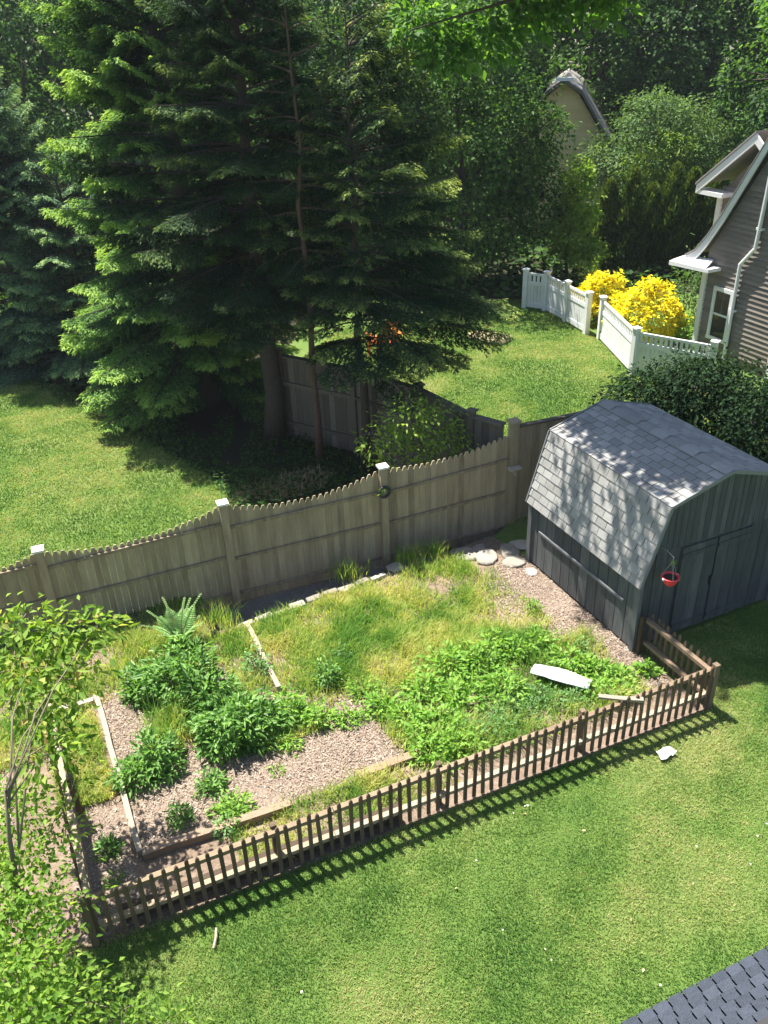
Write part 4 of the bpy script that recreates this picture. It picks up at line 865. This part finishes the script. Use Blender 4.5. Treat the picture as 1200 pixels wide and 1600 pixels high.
m.tube(LP, [.22, .17, .14, .11, .08, .03], 8); m.tube([LP[3], (-6, -2.2, 8.6), (-7, -2.6, 9.1)], [.07, .05, .02], 6); m.tube([LP[2], (-3.8, -1.2, 8.3), (-4.2, -1.6, 9)], [.08, .05, .02], 6)
m.tube([LP[4], (-8.8, -4.1, 7.7), (-10.6, -4.3, 7.3)], [.05, .03, .01], 6); m.tube([(-8.9, -4.0, 8.28), (-9.9, -4.3, 8.4), (-10.8, -4.55, 8.4)], [.04, .025, .008], 5); m.tube([(-8.4, -3.9, 8.25), (-9.6, -5.0, 8.4), (-10.5, -5.6, 8.4)], [.04, .025, .008], 5)
m.build('limb', M['bark'], bt, True)
# background trees
bgt = [(-17, 32, 'oak', 'dark leafy tree at the far left edge of the woods'), (-12.5, 33.5, 'oak', 'dark tree behind the bushy blue green evergreen'), (-8.2, 31.5, 'oak', 'dark broad tree between the left evergreens and the fir'), (-4.6, 32.5, 'maple', 'maple deep in the woods behind the fir'), (4.4, 35.5, 'maple', 'tree behind the ochre house, left of its roof peak'), (9.0, 38.5, 'maple', 'light maple behind the ochre house roof'), (13.0, 37.5, 'oak', 'dark far tree right of the ochre house'), (17.5, 35.0, 'oak', 'dark far tree beyond the right house')]
for i, (x, y, mt, lab) in enumerate(bgt):
    r = np.random.default_rng(i); bl = [(r.normal(0, .5), 0, 1.8, 2.4, 1.8, 1.7)] + [(r.uniform(-1.8, 1.8), r.uniform(-.6, .6), z, r.uniform(1.9, 2.6), 1.9, r.uniform(1.6, 2.2)) for z in (3.4, 4.8, 6.3, 7.8, 9.3)]
    broadleaf('forest_tree', lab, (x, y), 4.5, .2, bl, 720, .2, .14, mt, 40 + i, group='trees of the far woods', per=14, spread=.42, holes=-.4)
# mass of far woods closing the view
n = 60000; x = RNG.uniform(-34, 40, n); P = np.stack([x, RNG.uniform(41, 46, n) + 1.0 * np.sin(x), RNG.random(n) ** .85 * (11.5 + 1.3 * np.sin(x * .7) + .9 * np.sin(x * 1.9))], 1)
o = leaf_obj('far_woods', P, rnd_dirs(n), np.array([0, -.4, .8]) + RNG.normal(0, .5, (n, 3)), RNG.uniform(.3, .75, n), RNG.uniform(.25, .5, n), RNG.random(n), M['oak']); tag(o, 'dark mass of far woods closing the view behind the yards', 'woods', kind='stuff')
# bushes
def flower_bush(label, p, rx, ry, h, seed, n=2600):
    t = bush('yellow_bush', label, 'bush', p, rx, ry, h * .93, 900, .1, .04, M['mint'], 'yellow flowering bushes by the white fence', 14, seed=seed)
    q = rnd_dirs(n); q[:, 2] = np.abs(q[:, 2]) * 1.1 - .22; q = unit(q); w = 1 + .16 * wob(q, 3.2, seed) + .09 * wob(q, 8, seed + 3)
    P = q * w[:, None] * np.array([rx, ry, h]) * RNG.uniform(.9, 1.04, (n, 1)); k_ = (P[:, 2] > .15) & ((wob(P, 6, seed + 9) > -.45 + .8 * (q[:, 2] < .2))); P, q = P[k_], q[k_]; n = len(P)
    leaf_obj('flowers', P, unit(RNG.normal(0, 1, (n, 3)) * [1, 1, .4] + .3 * q), .6 * q + np.array([0, 0, .7]) + RNG.normal(0, .3, (n, 3)), RNG.uniform(.07, .13, n), RNG.uniform(.06, .11, n), RNG.random(n), M['yellowbush'], t, .2, .1); return t
flower_bush('large round bush covered in yellow flowers right of the gate gap', (6.9, 21.3), 1.02, .92, 1.3, 3, 6500)
flower_bush('smaller spreading yellow flowered bush behind the left gate post', (6.15, 23.0), .82, .72, 1.2, 5, 4500)
bush('golden_shrub', 'small pale golden shrub behind the smaller yellow bush', 'shrub', (6.2, 24.3), .28, .28, 1.45, 900, .1, .03, M['young'], None, 6, 1.2, seed=91)
bush('round_shrub', 'grey green clipped shrub against the corner of the right house', 'shrub', (8.15, 21.9), .5, .5, 1.75, 1500, .09, .05, M['lilac'], None, 8, seed=92)
bush('low_shrub', 'bright low shrub at the foot of the right house corner', 'shrub', (7.8, 20.9), .36, .36, .62, 700, .09, .05, M['mint'], None, 8, seed=93)
broadleaf('dark_shrub', 'large dark green shrub behind the shed roof, tree shade in its leaf colour', (5.7, 14.7), .8, .07, [(0, 0, .9, 1.25, 1.0, .8), (-.7, .2, 1.0, .8, .8, .7), (.7, -.1, 1.2, .9, .8, .75), (.1, -.2, 1.5, .8, .7, .5)], 620, .1, .05, 'shrub', 21, per=18, spread=.26, holes=-.8, cat='shrub')
broadleaf('dark_shrub', 'dark green shrub at the right frame edge beside the shed, tree shade in its leaf colour', (7.3, 13.9), .8, .07, [(0, 0, .9, 1.2, 1.0, .8), (.2, -.3, 1.4, 1.0, .9, .7), (-.8, -.3, 1.1, .8, .7, .7)], 560, .1, .05, 'shrub', 22, per=18, spread=.26, holes=-.8, cat='shrub')
broadleaf('young_tree', 'sparse yellow green shrub rising behind the tall fence under the spruce', (.42, 12.5), .9, .03, [(0, 0, 1.3, .5, .45, .5), (-.4, .05, 1.55, .4, .35, .35), (.4, .1, 1.65, .45, .4, .4), (.05, 0, 1.95, .4, .35, .3), (.75, .1, 1.4, .35, .3, .3)], 190, .085, .045, 'young', 23, per=9, spread=.22, holes=-.2, cat='shrub', bark='twig')
# near tree, lower left
def near(u, v, z, r_): q = g(u, v, z); return (q[0] + 3.05, q[1] - 4.35, z, r_, r_, r_ * .8)
broadleaf('young_tree', 'near young tree with yellow green and reddish leaves down the left frame edge', (-3.05, 4.35), 1.5, .035,
          [near(25, 985, 2.3, .26), near(85, 990, 2.25, .28), near(145, 985, 2.2, .2), near(40, 1050, 2.2, .28), near(95, 1055, 2.1, .26), near(65, 1110, 2.0, .2), near(75, 1180, 1.9, .2), near(95, 1150, 1.9, .15)],
          200, .115, .055, 'near', 24, per=7, spread=.22, holes=-.7, bark='stem', limbs=True, thin=.25, limb=.3, trunk=[(0, 0, 0), (-.15, .2, .9), (-.2, .5, 1.6), (-.15, .6, 2.1)])
broadleaf('leafy_bush', 'near yellow green leafy bush filling the lower left corner', (-3.3, 4.1), 1.0, .03,
          [(g(u, v, z)[0] + 3.3, g(u, v, z)[1] - 4.1, z, r_, r_, r_ * .7) for u, v, z, r_ in [(15, 1270, 1.3, .3), (85, 1300, 1.15, .13), (30, 1350, 1.3, .28), (85, 1410, 1.1, .17), (20, 1440, 1.3, .3), (70, 1500, 1.1, .22), (20, 1540, 1.3, .33), (110, 1570, .9, .2), (190, 1600, .7, .18), (270, 1610, .5, .14), (40, 1610, 1.2, .3), (115, 1225, 1.3, .1), (-30, 1400, 1.3, .3)]],
          520, .068, .04, 'near_low', 25, per=9, spread=.24, holes=-.4, bark='stem', cat='bush', thin=.2, limb=.3)

# ------------------------------------------------------------------ right house
W_ = unit(np.array([.41, -.91, 0])); NI = np.array([.91, .41, 0]) / math.hypot(.91, .41); KH = np.array([8.07, 19.9, 0])
ho = thing('taupe_house', 'taupe clapboard house with white trim and a flared gable at the right edge', 'house', KH)
def Hs(s, z, o=0.0): return W_ * s + NI * o + np.array([0, 0, z])
def clap_wall(m, s0, s1, z0, ztop, o=0.0, ex=.105, lo=None):
    """lapped boards: each board leans out at its lower edge"""
    z = z0
    while z < ztop(None):
        # span of this course under the roof line
        a, b = s0, s1
        if lo is not None:
            a, b = lo(z + ex)
            a, b = max(a, s0), min(b, s1)
        if b - a > .05:
            m.add([Hs(a, z, o - .032), Hs(b, z, o - .032), Hs(b, z + ex + .01, o), Hs(a, z + ex + .01, o), Hs(a, z, o), Hs(b, z, o)], [(0, 1, 2, 3), (4, 5, 1, 0)], random.random())
        z += ex
# gable wall: corner at s=-.42; roof line rises from s=-.9 (flare) to the peak near s=1.95
def roofz(s):
    pts = [(-1.0, 2.12), (-.7, 2.3), (-.4, 2.68), (0, 3.3), (.8, 4.75), (1.9, 6.7), (3.0, 4.75), (3.8, 3.3), (4.2, 2.68)]
    return float(np.interp(s, [p_[0] for p_ in pts], [p_[1] for p_ in pts]))
def span(z):
    ss = np.linspace(-.42, 4.2, 200); ok = [s for s in ss if roofz(s) - .12 > z]
    return (ok[0], ok[-1]) if ok else (0, 0)
m = MB(); clap_wall(m, -.42, 4.2, .25, lambda _: 6.4, 0, .115, span); m.build('wall', M['clap'], ho)
m = MB(); m.prism([Hs(-.42, 0, .01), Hs(4.2, 0, .01), Hs(4.2, 2.6, .01), Hs(1.9, 6.5, .01), Hs(-.42, 2.5, .01)], NI * 6, .2); m.build('house_core', M['clap'], ho)
m = MB(); m.box(Hs(-.40, 1.1, -.02), (.14, .1, 2.2), (W_, NI, (0, 0, 1)), .6); m.build('corner_board', M['trim'], ho)
rp = [(-1.0, 2.12), (-.7, 2.3), (-.4, 2.68), (0, 3.3), (.8, 4.75), (1.9, 6.7), (3.0, 4.75), (3.8, 3.3)]
rk = MB()
for a, b in zip(rp[:-1], rp[1:]): rk.prism([Hs(a[0], a[1] - .13, -.13), Hs(b[0], b[1] - .13, -.13), Hs(b[0], b[1] + .11, -.13), Hs(a[0], a[1] + .11, -.13)], -NI * .05, .6)
rk.build('rake_board', M['trim'], ho)
rm = MB()
for a, b in zip(rp[:-1], rp[1:]): rm.prism([Hs(a[0], a[1] + .12, -.2), Hs(b[0], b[1] + .12, -.2), Hs(b[0], b[1] + .16, -.2), Hs(a[0], a[1] + .16, -.2)], NI * 6, random.random())
rm.build('roof', M['roofhouse'], ho)
m = MB(); m.prism([Hs(-1.25, 2.0, -.42), Hs(.05, 2.08, -.42), Hs(.05, 2.16, -.42), Hs(-1.25, 2.1, -.42)], NI * .44, .7); m.prism([Hs(-1.2, 2.1, -.4), Hs(-.05, 2.16, -.4), Hs(-.2, 2.26, -.05), Hs(-1.05, 2.22, -.05)], (0, 0, .03), .4); m.build('eave_return', M['trim'], ho)
# window
wf = MB(); AXH = (W_, NI, (0, 0, 1)); wc = .28; 
for s_, z_, w_, h_ in ((wc, 1.68, .62, .09), (wc, .5, .66, .08), (wc - .27, 1.09, .08, 1.1), (wc + .27, 1.09, .08, 1.1)): wf.box(Hs(s_, z_, -.05), (w_, .06, h_), AXH, .6)
wo = wf.build('window', M['trim'], ho)
m = MB(); m.box(Hs(wc, 1.09, -.054), (.46, .02, .045), AXH, .5); m.build('sash', M['trim'], wo)
m = MB(); m.box(Hs(wc, 1.37, -.05), (.014, .012, .5), AXH, .5); m.build('muntin', M['clap'], wo)
m = MB(); m.box(Hs(wc, 1.09, -.036), (.46, .02, 1.1), AXH, .3); m.build('pane', M['glass'], wo)
# downspout and the sunlit bay to its right
m = MB(); ds = [(.64, .05), (.64, 2.36), (.98, 2.78), (1.02, 3.9), (1.02, 4.3)]
m.tube([Hs(s_, z_, -.09) for s_, z_ in ds], [.045] * 5, 8); dso = m.build('downspout', M['trim'], ho)
m = MB()
for z_ in (1.3, 3.2): m.box(Hs(.64 if z_ < 2 else 1.0, z_, -.06), (.16, .1, .05), AXH, .6)
m.build('bracket', M['trim'], dso)
m = MB(); m.box(Hs(1.98, .8, -.06), (.14, .08, 1.6), AXH, .6); m.build('corner_board', M['trim'], ho)
# small upper gable behind the main one
KU = 1.25
ug = MB()
def lo2(z): return (-1.55, .6)
clap_wall(ug, -1.55, .6, 2.35, lambda _: 3.55, KU, .115, lo2); ug.build('upper_wall', M['clap'], ho)
m = MB(); m.prism([Hs(-1.55, 2.3, KU + .02), Hs(2.2, 2.3, KU + .02), Hs(2.2, 4.0, KU + .02), Hs(.2, 5.2, KU + .02), Hs(-1.55, 3.5, KU + .02)], NI * 2.5, .3); m.build('upper_core', M['clap'], ho)
m = MB(); m.prism([Hs(-2.02, 3.42, KU - .35), Hs(-.42, 4.72, KU - .35), Hs(-.42, 4.92, KU - .35), Hs(-2.02, 3.62, KU - .35)], -NI * .05, .7); m.prism([Hs(-.42, 4.72, KU - .35), Hs(1.2, 3.42, KU - .35), Hs(1.2, 3.62, KU - .35), Hs(-.42, 4.92, KU - .35)], -NI * .05, .7); m.build('rake_board', M['trim'], ho)
m = MB(); m.prism([Hs(-2.05, 3.62, KU - .42), Hs(-.42, 4.93, KU - .42), Hs(-.42, 4.98, KU - .42), Hs(-2.05, 3.67, KU - .42)], NI * 3.0, .5); m.build('upper_roof', M['roofhouse'], ho)
m = MB(); m.prism([Hs(-2.0, 3.42, KU - .39), Hs(-1.15, 3.42, KU - .39), Hs(-1.15, 3.52, KU - .39), Hs(-2.0, 3.52, KU - .39)], NI * .4, .6); m.build('eave_return', M['trim'], ho)
m = MB(); m.box(Hs(-1.53, 2.9, KU - .03), (.13, .1, 1.2), AXH, .6); m.build('corner_board', M['trim'], ho)
# white pots on the fence end by the house
for i, (u, v, z, r_) in enumerate([(1088, 548, .3, .11), (1108, 556, .25, .13), (1078, 540, .3, .08)]):
    m = MB(); m.lathe((0, 0, 0), [(.001, 0), (r_ * .7, 0), (r_, r_ * 1.6), (r_ * 1.08, r_ * 1.6), (r_ * 1.08, r_ * 1.75), (r_ * .9, r_ * 1.75), (r_ * .85, r_ * 1.5), (.001, r_ * 1.5)], 16); p = g(u, v)
    o = m.build('flower_pot', M['whiteplastic'], None, True); o.location = tuple(p); tag(o, ['round white pot at the foot of the taupe house corner', 'largest white pot, nearest the house window', 'smallest white pot between fence end and house'][i], 'pot', 'white pots by the taupe house')

# ------------------------------------------------------------------ ochre house among the trees
yh = thing('ochre_house', 'ochre gambrel house end showing between the dark maple and the arborvitae', 'house', (9.35, 33.0, 0), rz=-.23)
prof_y = [(0, 0), (-.02, .41), (-.6, 2.89), (-1.92, 4.82), (-2.45, 5.2), (-2.98, 4.82), (-4.3, 2.89), (-4.88, .41), (-4.9, 0)]
def ysp(z): x = float(np.interp(z, [0, .41, 2.89, 4.82, 5.2], [0, -.02, -.6, -1.92, -2.45])); return -4.9 - x, x
m = MB(); z = 0
while z < 4.9:
    a, b = ysp(z + .15)
    m.add([(a, -.03, z), (b, -.03, z), (b, 0, z + .16), (a, 0, z + .16), (a, 0, z), (b, 0, z)], [(0, 1, 2, 3), (4, 5, 1, 0)], random.random()); z += .15
m.build('wall', M['yellow_clap'], yh)
m = MB(); m.prism([(x, .01, z) for x, z in prof_y[::-1]], (0, 6, 0), .3); m.build('house_core', M['yellow_clap'], yh)
m = MB(); ry = [(x + (.08 if i < 4 else -.08 if i > 4 else 0), z + .1) for i, (x, z) in enumerate(prof_y)]
for a, b in zip(ry[:-1], ry[1:]): m.prism([(a[0], -.4, a[1]), (b[0], -.4, b[1]), (b[0], -.4, b[1] + .04), (a[0], -.4, a[1] + .04)], (0, 6.6, 0))
m.build('roof', M['roofhouse'], yh)
m = MB()
for a, b in zip(ry[:-1], ry[1:]): m.prism([(a[0], -.45, a[1] - .07), (b[0], -.45, b[1] - .07), (b[0], -.45, b[1] + .06), (a[0], -.45, a[1] + .06)], (0, .045, 0), .5)
m.build('rake_board', M['fence_old'], yh)
m = MB(); m.box((-2.45, -.3, 5.34), (.6, .4, .1), np.eye(3), .6); m.build('ridge_trim', M['trim'], yh)

# ------------------------------------------------------------------ thin haze volume standing in for the veil of the window glass
m = MB(); m.box((0, 25, 6.0), (146, 138, 14.5), np.eye(3), .5)
hm = bpy.data.materials.new('veil_haze'); hm.use_nodes = True; ht = hm.node_tree; ht.nodes.clear()
ho_ = ht.nodes.new('ShaderNodeOutputMaterial'); pv = ht.nodes.new('ShaderNodeVolumePrincipled')
pv.inputs['Color'].default_value = (.82, .9, 1, 1); pv.inputs['Density'].default_value = .0004; pv.inputs['Anisotropy'].default_value = .2
ht.links.new(pv.outputs[0], ho_.inputs['Volume'])
hz = m.build('haze', hm); tag(hz, 'thin pale haze volume added in place of a window glass veil', 'haze', kind='stuff')
